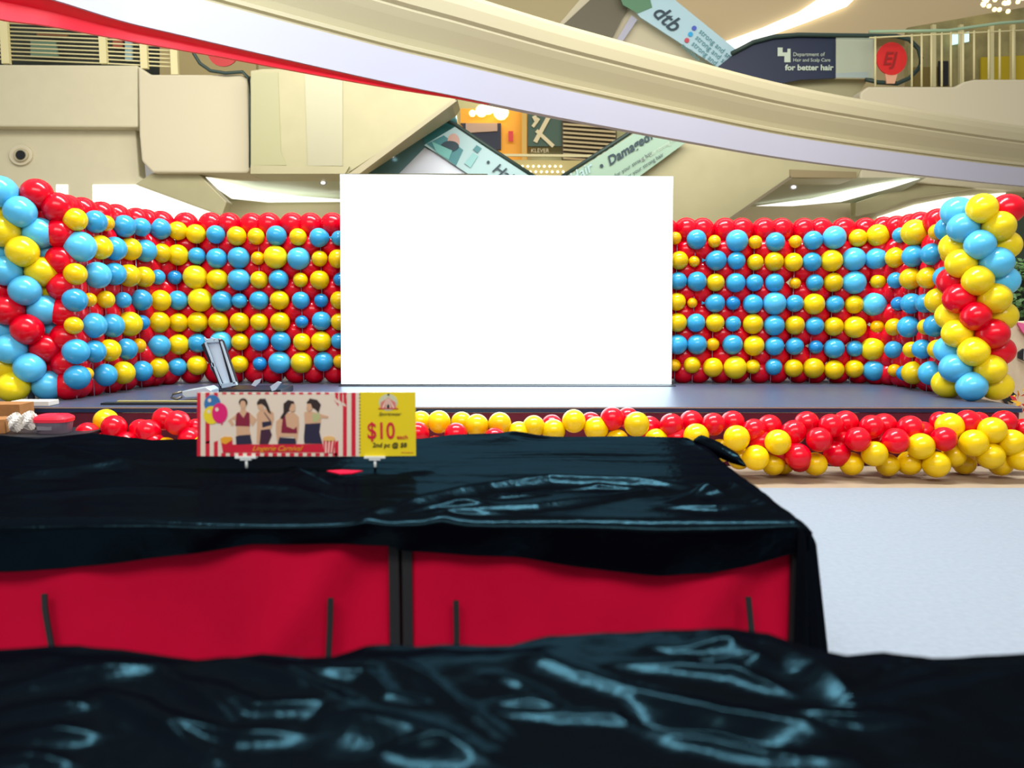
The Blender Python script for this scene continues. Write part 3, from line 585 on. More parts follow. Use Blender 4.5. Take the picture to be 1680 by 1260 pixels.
for side, spec, pxc, YC, RR, r0 in (('left', COLL, 41, 7.36, .195, .137), ('right', COLR, 1603, 7.40, .195, .137)):
    ctr = atY(pxc, 480, YC); bear = math.atan2(ctr.x, ctr.y)
    ztop = 2.40 if side == 'left' else 2.26
    for li, line in enumerate(spec):
        z = ztop+(STZ+.135-ztop)*li/10
        for it in line.split():
            k, c = it.split(':'); a = math.radians(ANG[k])
            # F points to the viewer side, R to the right
            d0 = Vector((math.sin(a)*math.cos(bear)-math.cos(a)*math.sin(bear), -math.cos(a)*math.cos(bear)-math.sin(a)*math.sin(bear), 0))
            p = Vector((ctr.x, ctr.y, z))+d0*RR
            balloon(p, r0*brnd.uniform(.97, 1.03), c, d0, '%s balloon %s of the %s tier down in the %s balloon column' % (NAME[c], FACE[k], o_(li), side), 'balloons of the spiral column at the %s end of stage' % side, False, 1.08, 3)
    tag(MB().tube([(ctr.x, ctr.y, STZ), (ctr.x, ctr.y, ztop)], .03, M['white'], 10).build('column_pole'), 'white pole in the core of the %s spiral balloon column' % side, 'pole')

# floor garland in front of the stage
ZA = (660, 640, 4.941); ZB_ = (960, 640, 4.667); ZC = (1280, 640, 4.2); ZD = (0, 630, 4.941)
GAR = [(ZD, [('R',710,410,100,0),('Y',860,300,98,1),('R',925,350,100,0),('R',1140,375,92,1),('R',1205,385,98,0),('R',1330,285,95,1),('R',1440,315,102,0),('R',1020,480,95,0),('R',1540,445,95,0),('Y',1350,520,90,0),('R',1590,360,80,1),('R',800,480,95,0),('Y',1620,500,90,0),('R',1250,490,95,0)]),
 (ZA, [('Y',-560,330,95,0),('R',-400,260,95,1),('Y',-250,300,95,0),('R',-100,260,95,1),('Y',150,255,88,1),('Y',298,258,95,0),('R',125,350,95,-1),('Y',480,262,88,1),('R',435,358,95,-1),('Y',605,288,97,0),('R',270,455,90,0),('Y',790,272,95,0),('R',750,395,92,-1),('Y',945,345,93,0),('Y',1065,295,92,0),('Y',1225,330,97,0),('R',1212,285,88,1),('Y',1390,252,97,0),('R',1525,265,88,1)]),
 (ZB_, [('Y',85,295,95,0),('R',205,220,93,0),('R',325,215,85,1),('Y',245,385,88,0),('Y',395,262,98,-1),('R',490,290,92,1),('Y',545,385,92,0),('R',660,270,93,0),('R',812,245,92,1),('Y',850,352,98,-1),('R',980,262,90,0),('R',1128,248,92,1),('Y',1160,368,100,-1),('R',1292,308,90,0),('R',1412,280,94,1),('Y',1308,518,100,-1),('Y',1475,400,100,-1),('Y',1440,565,90,0),('Y',1030,465,92,0),('R',1350,400,92,0),('R',1590,325,92,0),('R',1560,480,95,0),('R',1640,540,90,0),('R',1500,520,80,1),('R',700,370,90,0),('Y',1180,520,90,0)]),
 (ZC, [('R',182,230,85,1),('R',95,290,85,0),('R',350,248,85,0),('R',450,228,88,1),('R',268,342,87,-1),('R',390,440,90,0),('R',122,455,90,-1),('R',535,340,87,-1),('R',630,255,85,0),('R',715,245,86,1),('R',795,350,90,-1),('R',895,262,88,0),('R',985,290,75,1),('R',0,415,85,0),('Y',240,510,82,0),('Y',490,508,82,0),('Y',650,440,88,-1),('Y',740,515,80,0),('Y',890,503,85,0),('Y',968,388,92,-1),('Y',1075,513,92,-1),('R',1100,215,68,1),('Y',1167,250,95,0),('R',1128,338,86,-1),('R',1290,222,87,0),('R',1368,222,72,1),('Y',1195,452,82,0),('Y',1268,505,80,1),('Y',1332,365,95,-1),('Y',1460,278,93,-1),('R',1540,225,86,1),('Y',1450,455,92,-1),('Y',1592,362,92,-1),('Y',1520,512,80,0),('Y',1660,470,86,-1),('R',1675,275,80,1),('Y',1740,420,90,-1),('R',680,360,80,1),('R',430,340,85,1),('Y',20,515,80,1)])]
items = []
for z, L in GAR:
    for c, X, Y, r, lay in L: items.append([c, z[0]+X/z[2], z[1]+Y/z[2], r/z[2], lay])
items.sort(key=lambda a: a[1])
tier = {1: 'back', 0: 'middle', -1: 'front'}; cnt = {}
for c, px, py, rp, lay in items:
    Yd = 6.36+.13*lay+(720-py)*.0006
    p = atY(px, py, Yd); r = rp*Yd/F*1.0
    if p.z < r: p = Vector((p.x, p.y, r+.002))
    side = 'left' if px < 330 else 'right'
    where = 'left of the ticket sign' if px < 330 else 'right of the ticket sign'
    key = (c, lay); cnt[key] = cnt.get(key, -1)+1
    balloon(p, r, c, (brnd.uniform(-.5, .5), -1, brnd.uniform(0, .8)), '%s %s balloon from the left in the %s layer of the floor garland' % (o_(cnt[key]), NAME[c], tier[lay]), 'balloons of the garland on the floor before the stage', False, 1.03, 3)
SPECS.sort(key=lambda a: -a[0])
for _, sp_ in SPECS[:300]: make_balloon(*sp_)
rest = MB(); RM = {c: balloon_mat(COL[c]) for c in 'BYRby'}
for _, (loc, r, c, axis, label, group, knot, asp) in SPECS[300:]:
    if c != 'R' and r < .08: c = c.lower()
    q = axis.to_track_quat('Z', 'Y'); k0 = len(rest.v); seg, Rn = 20, 12; vs = []; fs = []
    for i in range(Rn+1):
        a = math.pi*i/Rn
        for k in range(seg): b = 2*math.pi*k/seg; vs.append(tuple(loc+q @ Vector((r*math.sin(a)*math.cos(b), r*math.sin(a)*math.sin(b), r*math.cos(a)))))
    for i in range(Rn):
        for k in range(seg): fs.append((i*seg+k, (i+1)*seg+k, (i+1)*seg+(k+1) % seg, i*seg+(k+1) % seg))
    rest.raw(vs, fs, RM[c], True)
tag(rest.build('balloon_backing', recalc=False), 'mass of red backing balloons and smaller coloured ones filling both balloon walls', 'balloons', kind='stuff')

# ------------------------------------------------------------------ draped cloths
def seg_dist(X, Y, a, b):
    ax, ay = a; bx, by = b; dx, dy = bx-ax, by-ay; L = dx*dx+dy*dy
    t = np.clip(((X-ax)*dx+(Y-ay)*dy)/L, 0, 1)
    ex = X-(ax+t*dx); ey = Y-(ay+t*dy)
    return np.sqrt(ex*ex+ey*ey), t
def ridge(X, Y, pts, z0, wd, h):
    P = [atZ(x, y, z0) for x, y in pts]; best = np.full(X.shape, 9.0); T = np.zeros(X.shape); n_ = len(P)-1
    for i in range(n_):
        d, t = seg_dist(X, Y, (P[i].x, P[i].y), (P[i+1].x, P[i+1].y)); m_ = d < best; best = np.where(m_, d, best); T = np.where(m_, (i+t)/n_, T)
    taper = np.clip(np.sin(np.pi*np.clip(T*.92+.04, 0, 1)), 0, 1)**.5
    return h*np.exp(-(np.maximum(best, .0)**2+1e-5)**.72/wd**1.44)*taper
def vnoise(X, Y, s, seed):
    r = np.random.RandomState(seed); out = np.zeros(X.shape)
    for k in range(14):
        a = r.rand()*np.pi*2; f = s*(.5+r.rand()*1.2); out += np.sin((X*np.cos(a)+Y*np.sin(a))*f+r.rand()*6.28)
    return out/7
def grid_mesh(name, X, Y, Z, mt, parent=None, thick=.004):
    ny, nx = X.shape; vs = list(zip(X.ravel().tolist(), Y.ravel().tolist(), Z.ravel().tolist()))
    fs = [(j*nx+i, j*nx+i+1, (j+1)*nx+i+1, (j+1)*nx+i) for j in range(ny-1) for i in range(nx-1)]
    me = bpy.data.meshes.new(name); me.from_pydata(vs, [], fs); me.materials.append(mt); me.polygons.foreach_set('use_smooth', [True]*len(fs)); me.update()
    o = link(name, me, parent); s_ = o.modifiers.new('s', 'SOLIDIFY'); s_.thickness = thick; s_.offset = -1; return o
TZ = .75
# --- cloth over the bins: x across, s = arc length from the back edge over the top and down the front
YB, YF, XR = 3.86, 2.34, .90
hem = [(-700, 930), (-200, 940), (0, 938), (100, 935), (250, 915), (410, 894), (640, 893), (665, 902), (700, 905), (850, 916), (1000, 936), (1080, 942), (1165, 942), (1240, 926), (1320, 905), (1335, 900), (1500, 900)]
hx = [atY(x, y, YF-.02).x for x, y in hem]; hz = [atY(x, y, YF-.02).z for x, y in hem]
nx, nt_, nf = 560, 230, 46
xs = np.linspace(-3.3, XR, nx)
Xt, Yt = np.meshgrid(xs, np.linspace(YB, YF+.03, nt_))
# straight back-to-front, right edge slightly in at the back
Zt = TZ + .006*vnoise(Xt, Yt, 7, 1) + .004*vnoise(Xt*.4, Yt*2.2, 16, 2)
MR = [([(600,852),(700,826),(800,806),(900,792),(1050,796),(1180,812)], .035, .020), ([(640,862),(760,846),(880,838),(980,822),(1060,806)], .028, .014), ([(0,790),(130,776),(250,762)], .05, .022), ([(0,735),(90,738),(160,756),(230,778)], .05, .022),
      ([(480,770),(500,790),(530,800)], .025, .02), ([(350,800),(480,806),(560,830)], .03, .012), ([(560,860),(700,848),(830,848),(1000,852),(1290,862)], .014, .003), ([(120,726),(260,735),(340,752)], .05, .018),
      ([(820,724),(850,717),(900,719)], .05, .010), ([(1100,824),(1200,800),(1270,840)], .025, .012), ([(1080,835),(1170,838),(1260,830)], .02, .010), ([(560,790),(650,786),(720,772)], .03, .012), ([(0,820),(200,808),(330,812)], .06, .018), ([(660,848),(740,832),(800,828)], .014, .008), ([(700,840),(820,820),(900,812)], .012, .008), ([(860,812),(980,800),(1080,806)], .012, .008),
      ([(1142,722),(1165,733),(1212,757)], .05, .02)]
for k, (pts, wd, h) in enumerate(MR): Zt += ridge(Xt, Yt, pts, TZ, wd, h*(1.75 if k < 2 or k in (9, 10, 13, 14, 15) else 1.25))
# soft outline of the far edge
bk = [(0, 716), (60, 722), (150, 712), (250, 724), (330, 722), (480, 722), (690, 722), (740, 716), (840, 712), (880, 717), (1060, 718), (1140, 719), (1500, 719), (-400, 716)]
bk.sort(); bxs = [atY(x, y, YB).x for x, y in bk]; bzs = [atY(x, y, YB).z-TZ for x, y in bk]
Zt += np.interp(Xt, bxs, bzs)*np.exp(-((YB-Yt)/.22)**2)
# right edge falls off
ed = np.clip((Xt-(XR-.05))/.05, 0, 1); Zt -= ed**2*.03
# slight right edge shape: back edge ends at x=.90 too
front_z = Zt[-1]
rows_x = [Xt]; rows_y = [Yt]; rows_z = [Zt]
hemz = np.interp(xs, hx, hz)
for k in range(1, nf+1):
    t = k/nf; R_ = .05
    zz = front_z-.0 - (front_z-hemz)*t
    yy = YF+.03-.05*np.sin(min(1, t*6.0)*np.pi/2) + .010*np.sin(xs*9+t*1.5)*t + .006*np.sin(xs*23+1)*t
    if t < .16: zz = front_z-(front_z-hemz)*.16*(1-np.cos(t/.16*np.pi/2))**.9
    rows_x.append(xs[None, :]); rows_y.append(yy[None, :]); rows_z.append(zz[None, :])
o = grid_mesh('draped_cloth', np.vstack(rows_x), np.vstack(rows_y), np.vstack(rows_z), M['cloth'])
tag(o, 'crumpled black cloth spread over the red-fronted bins', 'cloth')
CL = o
# right end of that cloth hangs down past the corner: separate gathered corner, part of the same cloth
u = np.linspace(0, 1, 40); vs_ = np.linspace(0, 1, 60); U, V = np.meshgrid(u, vs_)
Xc = XR-.045+ .075*U + .075*V*U + .010*V; Yc = YF-.02+.05*U**2+.012*np.sin(U*14+V*2)*V; Zc = (TZ-.012+.0*U)-V*.62 - .07*U**2*(1-V)
grid_mesh('hanging_corner', Xc, Yc, Zc, M['clothb'], CL)
Uy, Vz = np.meshgrid(np.linspace(0, 1, 80), np.linspace(0, 1, 20))
grid_mesh('side_drop', XR+.0+.02*Vz+.008*np.sin(Uy*30)*Vz, YF+.03+(YB-YF-.03)*Uy, TZ-.025-Vz*.35, M['clothb'], CL)
_p = [atZ(x, y, .776) for x, y in ((536, 772), (560, 770.5), (595, 772), (578, 776), (558, 777))]; rp_ = MB().raw(_p+[p-Vector((0, 0, .004)) for p in _p], [(0, 1, 2, 3, 4), (9, 8, 7, 6, 5)]+[(i, 5+i, 5+(i+1) % 5, (i+1) % 5) for i in range(5)], M['redfab']); o = rp_.build('fabric_scrap'); tag(o, 'sliver of red fabric showing between folds of the black cloth', 'fabric')
# rolled flap on the far right corner
fp = [atY(1142, 724, 3.70), atY(1150, 724, 3.66), atY(1175, 736, 3.55), atY(1205, 752, 3.42), atY(1222, 764, 3.34)]
MB().tube(fp, [.014, .03, .034, .026, .006], M['cloth'], 12).build('rolled_flap', CL)

# bins
def bin_(x0, x1, label, straps):
    t = empty('display_bin', ((x0+x1)/2, YF+.4, 0)); tag(t, label, 'display bin', 'red-fronted display bins under the black cloth')
    y0, y1 = YF+.005, 3.80; top = TZ-.035
    for x in (x0, x1-.03):
        for y in (y0, y1-.03): MB().box((x, y, 0), (x+.03, y+.03, top), M['strap']).build('post', t)
    nx_ = 90; xx, zz = np.meshgrid(np.linspace(x0+.03, x1-.03, nx_), np.linspace(.05, top, 50))
    w_ = (xx-x0)/(x1-x0)
    yy = y0+.012+.012*vnoise(xx, zz, 9, int(abs(x0)*10)+3)+.02*np.exp(-((w_-.9-.25*(zz-.5))/.05)**2)-.018*np.exp(-((w_-.78-.5*(zz-.5))/.06)**2)
    grid_mesh('front_panel', xx, yy, zz, M['redfab'], t, .003)
    MB().box((x0+.02, y1-.012, .05), (x1-.02, y1-.006, top), M['redfab']).build('back_panel', t)
    for x in (x0+.004, x1-.010): MB().box((x, y0+.03, .05), (x+.006, y1-.03, top), M['redfab']).build('side_panel', t)
    MB().box((x0+.03, y0+.09, top-.14), (x1-.03, y1-.03, top-.125), M['strap']).build('tray', t)
    for s_ in straps:
        P = [atY(x, y, YF-.012) for x, y in s_]; wd = .0085
        MB().raw([p+Vector((dx*wd, dy, 0)) for p in P for dx, dy in ((-1, 0), (1, 0), (1, .006), (-1, .006))],
                 [(i*4+a, i*4+4+a, i*4+4+(a+1) % 4, i*4+(a+1) % 4) for i in range(len(P)-1) for a in range(4)]+[(0, 1, 2, 3)], M['strap']).build('strap', t)
bin_(-1.64, -.345, 'red-fronted bin on the left with two black straps', [[(72, 975), (73, 1000), (78, 1030), (84, 1062), (92, 1130)], [(542, 982), (541, 1030), (538, 1090), (536, 1140)]])
bin_(-.335, .885, 'red-fronted bin on the right beside the pale floor', [[(748, 986), (749, 1030), (749, 1100)], [(1228, 980), (1231, 1010), (1236, 1060), (1240, 1120)]])
bin_(-2.95, -1.66, 'bin at the far left, hidden under the black cloth', [])

# --- near cloth over a table in the foreground
top_ = [(-400, 1062), (0, 1066), (130, 1060), (200, 1070), (280, 1084), (350, 1091), (430, 1078), (500, 1083), (545, 1081), (600, 1066), (720, 1061), (840, 1063), (900, 1048), (1000, 1041), (1200, 1035), (1260, 1041), (1330, 1068), (1390, 1079), (1450, 1073), (1530, 1083), (1600, 1079), (1680, 1078), (2000, 1080)]
YK = 1.50; kx = [atY(x, y, YK).x for x, y in top_]; kz = [atY(x, y, YK).z for x, y in top_]
nx, ny = 640, 330
Xn, Yn = np.meshgrid(np.linspace(-1.35, 1.35, nx), np.linspace(YK+.0, .62, ny))
edge = np.interp(Xn, kx, kz); K0 = .765
fall = np.exp(-((YK-Yn)/.10)**2)
Zn = K0+(edge-K0)*fall + .007*vnoise(Xn, Yn, 12, 5) + .0025*vnoise(Xn, Yn, 40, 6)
NR = [([(640,1078),(700,1118),(760,1168),(835,1220)], .013, .018), ([(838,1072),(930,1106),(1050,1150),(1180,1180),(1320,1194)], .016, .022), ([(1130,1062),(1180,1072),(1240,1100),(1210,1112)], .03, .012), ([(160,1146),(230,1162),(290,1194),(400,1214),(490,1214)], .014, .018),
      ([(255,1100),(330,1150),(390,1190)], .014, .016), ([(0,1134),(150,1112),(260,1104)], .02, .014), ([(165,1146),(270,1200),(365,1258)], .012, .014), ([(800,1170),(920,1180),(1010,1184),(1100,1220),(1250,1248),(1400,1256)], .012, .016),
      ([(1416,1124),(1440,1100),(1475,1090),(1520,1092)], .012, .016), ([(1445,1130),(1490,1108),(1550,1100)], .012, .014), ([(1380,1166),(1480,1138),(1600,1112),(1690,1096)], .010, .010), ([(1000,1098),(1120,1106),(1200,1116),(1290,1142)], .014, .014),
      ([(0,1216),(80,1212),(160,1212)], .016, .016), ([(-40,1258),(60,1252),(120,1258)], .012, .012), ([(800,1108),(860,1130),(920,1166)], .010, .014), ([(800,1160),(870,1155),(920,1170)], .010, .010), ([(480,1100),(600,1110),(640,1150),(700,1160)], .016, .010), ([(1060,1065),(1100,1075),(1240,1078)], .01, .006),
      ([(0,1174),(80,1170),(150,1166)], .012, .010), ([(1290,1175),(1400,1185),(1500,1180)], .012, .010), ([(640,1245),(700,1240),(740,1235)], .01, .008), ([(330,1130),(420,1170),(560,1170)], .018, .012), ([(1235,1056),(1340,1110),(1400,1165)], .03, .014), ([(1040,1190),(1180,1196),(1300,1230)], .02, -.012), ([(520,1180),(640,1210),(780,1250)], .03, .012), ([(360,1080),(470,1120),(560,1160)], .02, .010)]
for pts, wd, h in NR: wd *= 1.3; Zn += ridge(Xn, Yn, pts, K0, wd, math.copysign(.72*wd, h))
near_front = Zn[0]
R2x = [Xn[0][None, :]]*12; R2y = []; R2z = []
for k in range(12, 0, -1):
    t = k/12; R2y.append((Yn[0]+.045*math.sin(t*math.pi/2)+.008*np.sin(Xn[0]*17)*t)[None, :]); R2z.append((near_front-.40*t**1.6)[None, :])
o = grid_mesh('draped_cloth', np.vstack(R2x+[Xn]), np.vstack(R2y+[Yn]), np.vstack(R2z+[Zn]), M['cloth'])
tag(o, 'crumpled black satin cloth heaped over the nearest table', 'cloth')
t = empty('table', (0, 1.05, 0)); tag(t, 'nearest table, hidden under the crumpled black satin cloth', 'table')
MB().box((-1.3, .66, .69), (1.3, 1.46, .715), M['strap']).build('tabletop', t)
for x in (-1.25, 1.21):
    for y in (.7, 1.38): MB().box((x, y, 0), (x+.04, y+.04, .69), M['strap']).build('leg', t)

# ------------------------------------------------------------------ ticket-shaped price sign
SY = 3.12
SIGN = empty('ticket_sign', atY(502, 752, SY)); tag(SIGN, 'wide ticket-shaped price sign reading $10 standing on the black cloth', 'sign')
white_p = mat('sign_cream_print', (222, 208, 192), .6); red_p = mat('sign_red_print', (200, 18, 50), .6); yel_p = mat('sign_yellow_print', (226, 204, 14), .6)
def sp(X, Y): return (310+X/4.308, 630+Y/4.308)
def SP(L): return [sp(x, y) for x, y in L]
bd = MB().slab(SP([(57, 60), (1205, 60), (1205, 512), (57, 510)]), SY, .006, white_p).slab(SP([(1205, 58), (1600, 58), (1604, 508), (1205, 512)]), SY, .006, yel_p); bd.build('board', SIGN)
pr = MB(); Ly = [SY-.0006]
def lay(pts, m_, d=1): pr.slab(pts, SY-.0006*d, .0005, m_)
for x0, x1 in ((57, 82), (116, 146), (176, 204), (1088, 1116), (1148, 1178), (1030, 1056)):
    if x0 in (57, 1088, 1148): lay(SP([(x0, 60), (x1, 60), (x1, 510), (x0, 510)]), red_p)
    else:
        lay(SP([(x0, 60), (x1, 60), (x1, 160 if x0 > 900 else 90), (x0, 120 if x0 > 900 else 100)]), red_p); lay(SP([(x0, 410), (x1, 400), (x1, 510), (x0, 510)]), red_p)
lay(SP([(116, 100), (146, 100), (146, 420), (116, 420)]), red_p)
for k in range(14):
    x = 234+60.5*k
    if x < 1000: lay(SP([(x, 60), (x+30, 60), (x+30, 74), (x, 74)]), red_p)
    lay(SP([(x-6, 488), (x+26, 488), (x+26, 510), (x-6, 510)]), red_p)
lay(SP([(1110, 160), (1040, 130), (1010, 75), (1116, 75)]), white_p, 2)
for x0 in (1030, 1060, 1088): lay(SP([(x0+4, 62), (x0+24, 62), (x0+24, 118+(x0-1030)*.6), (x0+4, 95+(x0-1030)*.6)]), red_p, 3)
lay(SP([(290, 428), (965, 424), (965, 484), (290, 486)]), red_p, 2)
for (cx, cy, c) in ((165, 140, (48, 110, 170)), (160, 220, (228, 204, 30)), (217, 205, (214, 20, 110))):
    d = 3+(cx == 160)+2*(cx == 217); lay(SP(ell(cx, cy, 58 if cx != 217 else 55, 64 if cx != 217 else 72, 24)), mat('print_balloon_%d' % cx, c, .6), d); lay(SP(ell(cx-20, cy-25, 12, 14, 12)), white_p, d+.7)
lay(SP([(228, 275), (240, 275), (236, 290), (226, 290)]), mat('print_balloon_217', (214, 20, 110), .6), 3)
# drawn food cups
lay(SP([(225, 395), (305, 380), (310, 485), (240, 485)]), red_p, 4); lay(SP([(222, 385), (250, 372), (300, 374), (306, 395), (260, 425), (228, 415)]), mat('print_fries', (226, 160, 40), .6), 5)
lay(SP([(942, 398), (1038, 398), (1018, 488), (958, 488)]), mat('print_cup_cream', (236, 190, 180), .6), 5)
for k in range(4): lay(SP([(950+24*k, 400), (962+24*k, 400), (962+20*k-2, 488), (956+18*k, 488)]), red_p, 6)
lay(SP(ell(990, 388, 44, 20, 16)), mat('print_corn', (224, 180, 110), .6), 6)
skin = mat('print_skin2', (206, 164, 132), .6); hair = mat('print_hair', (44, 30, 30), .6); mar = mat('print_maroon', (128, 20, 52), .6); nav = mat('print_navy', (34, 32, 60), .6); plum = mat('print_plum', (62, 28, 52), .6)
# first figure, front view
lay(SP([(335, 215), (365, 190), (368, 170), (398, 170), (402, 190), (430, 205), (480, 250), (450, 300), (425, 262), (428, 330), (440, 370), (335, 370), (335, 300), (325, 255), (300, 245), (318, 285), (305, 300), (275, 260)]), skin, 3)
lay(SP([(335, 210), (352, 198), (385, 240), (410, 196), (428, 206), (430, 300), (328, 296)]), mar, 4); lay(SP([(330, 372), (352, 364), (432, 358), (446, 424), (334, 428)]), nav, 4)
lay(SP(ell(383, 130, 31, 30, 16)), hair, 4); lay(SP(ell(381, 146, 21, 30, 16)), skin, 5)
# second
lay(SP([(505, 180), (560, 175), (598, 205), (600, 250), (580, 320), (510, 325), (500, 420), (478, 420), (482, 250), (478, 215)]), skin, 3); lay(SP([(515, 270), (580, 262), (585, 290), (520, 308)]), nav, 4)
lay(SP([(508, 325), (572, 318), (586, 360), (560, 425), (498, 425)]), plum, 4); lay(SP([(480, 130), (500, 104), (540, 104), (560, 150), (582, 215), (560, 200), (540, 160), (515, 140), (484, 150)]), hair, 5); lay(SP([(482, 148), (512, 140), (530, 165), (520, 190), (490, 175)]), skin, 5)
lay(SP([(528, 200), (534, 200), (580, 262), (572, 264)]), nav, 5)
# third
lay(SP([(640, 245), (690, 205), (740, 200), (775, 232), (778, 300), (762, 415), (740, 370), (640, 375), (625, 415), (614, 330), (616, 265)]), skin, 3)
lay(SP([(665, 235), (680, 225), (690, 300), (740, 320), (762, 300), (764, 350), (652, 346), (655, 300)]), mar, 4); lay(SP([(640, 378), (752, 384), (758, 424), (628, 424)]), nav, 4)
lay(SP([(668, 140), (700, 112), (740, 122), (748, 150), (715, 180), (692, 205), (660, 250), (644, 240), (668, 200)]), hair, 5); lay(SP([(725, 140), (750, 142), (748, 190), (722, 200), (708, 180)]), skin, 6)
# fourth
lay(SP([(815, 200), (850, 190), (905, 205), (985, 228), (985, 242), (935, 240), (930, 285), (818, 285)]), skin, 3); lay(SP([(870, 210), (925, 205), (930, 240), (905, 270), (875, 268)]), mat('print_sage_top', (176, 180, 130), .6), 4)
lay(SP([(820, 282), (930, 276), (922, 340), (942, 422), (815, 420), (812, 380)]), nav, 4); lay(SP([(832, 130), (855, 102), (905, 112), (932, 145), (915, 205), (895, 180), (870, 165), (840, 160)]), hair, 5); lay(SP([(835, 140), (862, 140), (872, 178), (850, 196), (830, 178)]), skin, 6)
def st(body, X, Y, size, m_, shear=0, offs=0, squash=1): pr.text(body, m_, atY(*sp(X, Y), SY-.003), (1, 0, 0), (0, 0, 1), size/4.308*SY/F, shear, 'LEFT', .0003, offs, squash)
gold = mat('print_gold', (226, 150, 40), .6); ink2 = mat('print_black', (36, 34, 30), .6)
st('Lingerie', 445, 472, 52, gold, .5, .0003); st('Carnival', 622, 472, 52, gold, .5, .0003)
# yellow stub: tent drawing and lettering
lay(SP(ell(1408, 130, 66, 60, 24)), mat('print_pale_disc', (196, 200, 170), .6), 2); lay(SP([(1352, 172), (1356, 130), (1408, 96), (1460, 130), (1464, 172)]), mat('print_tent', (206, 120, 110), .6), 3)
for k in range(4): lay(SP([(1364+26*k, 172), (1376+26*k, 172), (1408+(k-1.5)*6, 104), (1404+(k-1.5)*6, 104)]), white_p, 4)
lay(SP([(1398, 172), (1398, 152), (1408, 142), (1418, 152), (1418, 172)]), ink2, 5); lay(SP([(1338, 170), (1478, 170), (1478, 177), (1338, 177)]), red_p, 5); lay(SP([(1402, 70), (1416, 66), (1416, 80), (1404, 82)]), nav, 5)
st('Sportswear', 1338, 222, 34, ink2, .5); st('$10', 1258, 385, 168, red_p, 0, .0011, .78); st('each', 1468, 388, 44, red_p, 0, .0002)
st('2nd pc @ $8', 1296, 446, 46, ink2, .15, .0004); st('while stocks last', 1500, 487, 13, red_p)
for k in range(18): lay(SP([(1204, 70+k*24), (1212, 70+k*24), (1212, 80+k*24), (1204, 80+k*24)]), ink2, 2)
pr.build('printed_face', SIGN)
clear = mat('clear_acrylic', (225, 232, 232), .2)
for X in (405, 1315):
    a = sp(X, 512); zt = atY(a[0], a[1], SY).z; x = atY(a[0], a[1], SY).x
    s_ = MB().box((x-.042, SY-.012, zt-.006), (x+.042, SY+.014, zt+.002), clear).box((x-.022, SY-.010, zt-.014), (x+.022, SY+.012, zt-.006), clear)
    s_.tube([(x, SY, zt-.01), (x, SY, zt-.05)], .006, clear, 8).box((x-.012, SY-.02, zt-.056), (x+.012, SY+.02, zt-.05), clear); s_.build('clip_stand', SIGN)

# ------------------------------------------------------------------ things on and by the stage
t = empty('flight_case', atZ(400, 640, STZ)); tag(t, 'open black equipment case with silver edges, lid raised, on stage', 'equipment case')
YC_ = 7.75
a = atY(345, 636, YC_); b = atY(462, 636, YC_); MB().box((a.x-.02, YC_-.1, STZ+.002), (b.x+.02, YC_+.35, STZ+.06), M['blackcase']).build('case_base', t, .006)
lid = [(332, 562), (361, 557), (386, 633), (364, 637)]
MB().slab([(330, 566), (335, 562), (366, 634), (362, 638)], 7.68, .08, M['blackcase']).slab([(358, 556), (363, 560), (388, 632), (380, 636)], 7.68, .08, M['blackcase']).build('lid_rim', t)
MB().slab([(339, 561), (358, 558), (381, 632), (364, 634)], 7.72, .03, M['casel']).build('lid_lining', t)
MB().slab([(336, 556), (360, 555), (361, 561), (338, 562)], 7.69, .05, M['alu']).slab([(362, 630), (386, 627), (388, 632), (364, 637)], 7.66, .05, M['alu']).slab([(361, 560), (363.5, 560), (386, 628), (383, 630)], 7.66, .02, M['alu']).slab([(335, 562), (337.5, 562), (364, 632), (361.5, 633)], 7.66, .02, M['alu']).build('aluminium_edging', t)
for pts in ([(412, 632), (418, 624), (428, 621), (425, 628), (419, 634)], [(443, 634), (455, 626), (461, 628), (452, 640), (446, 642)], [(334, 553), (340, 558), (337, 561)], [(345, 553), (352, 556), (350, 559)]):
    MB().slab(pts, 7.6, .03, M['alu']).build('latch', t)
MB().slab([(346, 596), (350, 595), (352, 601), (348, 602)], 7.66, .02, M['alu']).build('latch', t)
t = empty('tool_case', atZ(310, 650, STZ)); tag(t, 'small silver case lying on the stage behind the sign', 'equipment case')
MB().slab([(298, 642), (338, 635), (346, 640), (346, 650), (304, 653), (299, 648)], 7.2, .2, M['alu']).build('body', t, .006)
MB().tube([atY(x, y, 7.22) for x, y in ((298, 643), (284, 646), (281, 652), (290, 655), (298, 651))], .012, mat('bronze_handle', (120, 112, 96), .4, metal=.5)).build('handle', t)
t = empty('cable_tray', atZ(250, 660, STZ)); tag(t, 'long black flat bar with a thin yellow edge lying on the stage', 'bar')
a = atZ(180, 661, STZ); MB().box((a.x, 6.93, STZ+.001), (-2.2, 7.02, STZ+.018), M['blacktrim']).build('bar', t); MB().box((a.x+.1, 7.02, STZ+.001), (-2.2, 7.06, STZ+.026), mat('dull_yellow_edge', (170, 160, 96), .5)).build('yellow_edge', t)
a = atY(24, 663, 6.9); b = atY(86, 654, 6.9)
tag(MB().box((a.x, 6.84, STZ+.002), (b.x, 7.0, STZ+.045), M['plasticb']).build('flat_box', None, .004), 'flat white box on the stage edge under the left balloon column', 'box')
BZ = .395
t = empty('storage_crate', atZ(50, 720, .2)); tag(t, 'low dark crate on the floor before the left end of stage', 'crate')
MB().box((-4.9, 6.02, 0), (-3.35, 6.46, BZ-.03), M['skirt']).build('body', t, .01); MB().box((-4.92, 6.0, BZ-.03), (-3.33, 6.48, BZ), M['blacktrim']).build('lid', t, .006)
t = empty('plastic_tub', atZ(90, 708, BZ)); tag(t, 'dark plastic tub with a red lid at far left', 'tub')
c = atY(89, 690, 6.2); tb = []
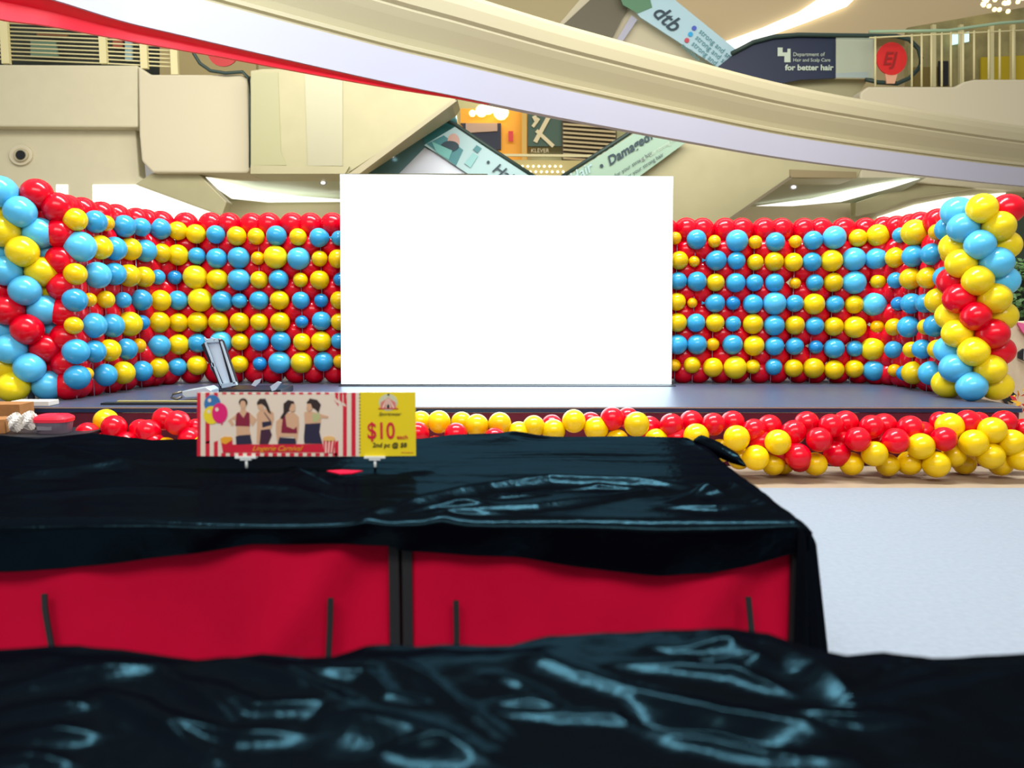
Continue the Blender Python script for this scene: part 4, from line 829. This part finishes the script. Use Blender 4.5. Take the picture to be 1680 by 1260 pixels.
for (z, rx, ry) in ((BZ+.001, .105, .08), (BZ+.09, .125, .095)): tb.append([(c.x+rx*math.copysign(abs(math.cos(q))**.55, math.cos(q)), 6.2+ry*math.copysign(abs(math.sin(q))**.55, math.sin(q)), z) for q in np.linspace(0, 2*math.pi, 33)[:-1]])
def loft(rings, mt):
    n_ = len(rings[0]); vs = [v for r in rings for v in r]
    return MB().raw(vs, [(i*n_+k, i*n_+(k+1) % n_, (i+1)*n_+(k+1) % n_, (i+1)*n_+k) for i in range(len(rings)-1) for k in range(n_)]+[tuple(range(n_))[::-1], tuple((len(rings)-1)*n_+k for k in range(n_))], mt)
def rr(cx, cy, rx, ry, z): return [(cx+rx*math.copysign(abs(math.cos(q))**.55, math.cos(q)), cy+ry*math.copysign(abs(math.sin(q))**.55, math.sin(q)), z) for q in np.linspace(0, 2*math.pi, 33)[:-1]]
loft([rr(c.x, 6.2, .112, .085, BZ+.001), rr(c.x, 6.2, .128, .098, BZ+.092)], M['tub']).build('body', t)
loft([rr(c.x, 6.2, .134, .104, BZ+.09), rr(c.x, 6.2, .137, .107, BZ+.115), rr(c.x, 6.2, .13, .10, BZ+.128), rr(c.x, 6.2, .10, .075, BZ+.145)], M['tubl']).build('lid', t)
MB().box((c.x-.085, 6.107, BZ+.03), (c.x+.03, 6.12, BZ+.062), mat('grey_label', (120, 116, 124), .6)).build('label', t)
def bag(px, py, s, label):
    c = atY(px, py, 6.15); me = MB(); vs = []; fs = []; R, sg_ = 14, 22; rb_ = random.Random(int(px))
    for i in range(R+1):
        a_ = math.pi*i/R
        for k in range(sg_):
            b_ = 2*math.pi*k/sg_; q = s*(1+.18*math.sin(3*b_+i*.9)+.04*rb_.uniform(-1, 1)+.10*math.sin(7*b_+i*1.7)); vs.append((c.x+q*math.sin(a_)*math.cos(b_), 6.15+q*.8*math.sin(a_)*math.sin(b_), max(BZ+.002, c.z+q*1.05*math.cos(a_))))
    for i in range(R):
        for k in range(sg_): fs.append((i*sg_+k, (i+1)*sg_+k, (i+1)*sg_+(k+1) % sg_, i*sg_+(k+1) % sg_))
    tag(me.raw(vs, fs, M['plasticb'], False).build('plastic_bag'), label, 'bag')
bag(27, 693, .062, 'crumpled white plastic bag, the left one at far left'); bag(50, 690, .062, 'crumpled white plastic bag beside the red-lidded tub')
a = atY(-30, 681, 6.55); b = atY(38, 662, 6.55); tag(MB().box((a.x, 6.5, BZ-.2), (b.x, 6.7, b.z), M['cardboard']).build('cardboard_box', None, .004), 'brown cardboard box at the far left before the stage', 'box')
a = atY(-30, 706, 6.2); b = atY(11, 686, 6.2); tag(MB().box((a.x, 6.1, BZ+.001), (b.x, 6.3, b.z), M['cardboard'], .3).build('cardboard_box', None, .004), 'small brown carton beside the white bags at far left', 'box')
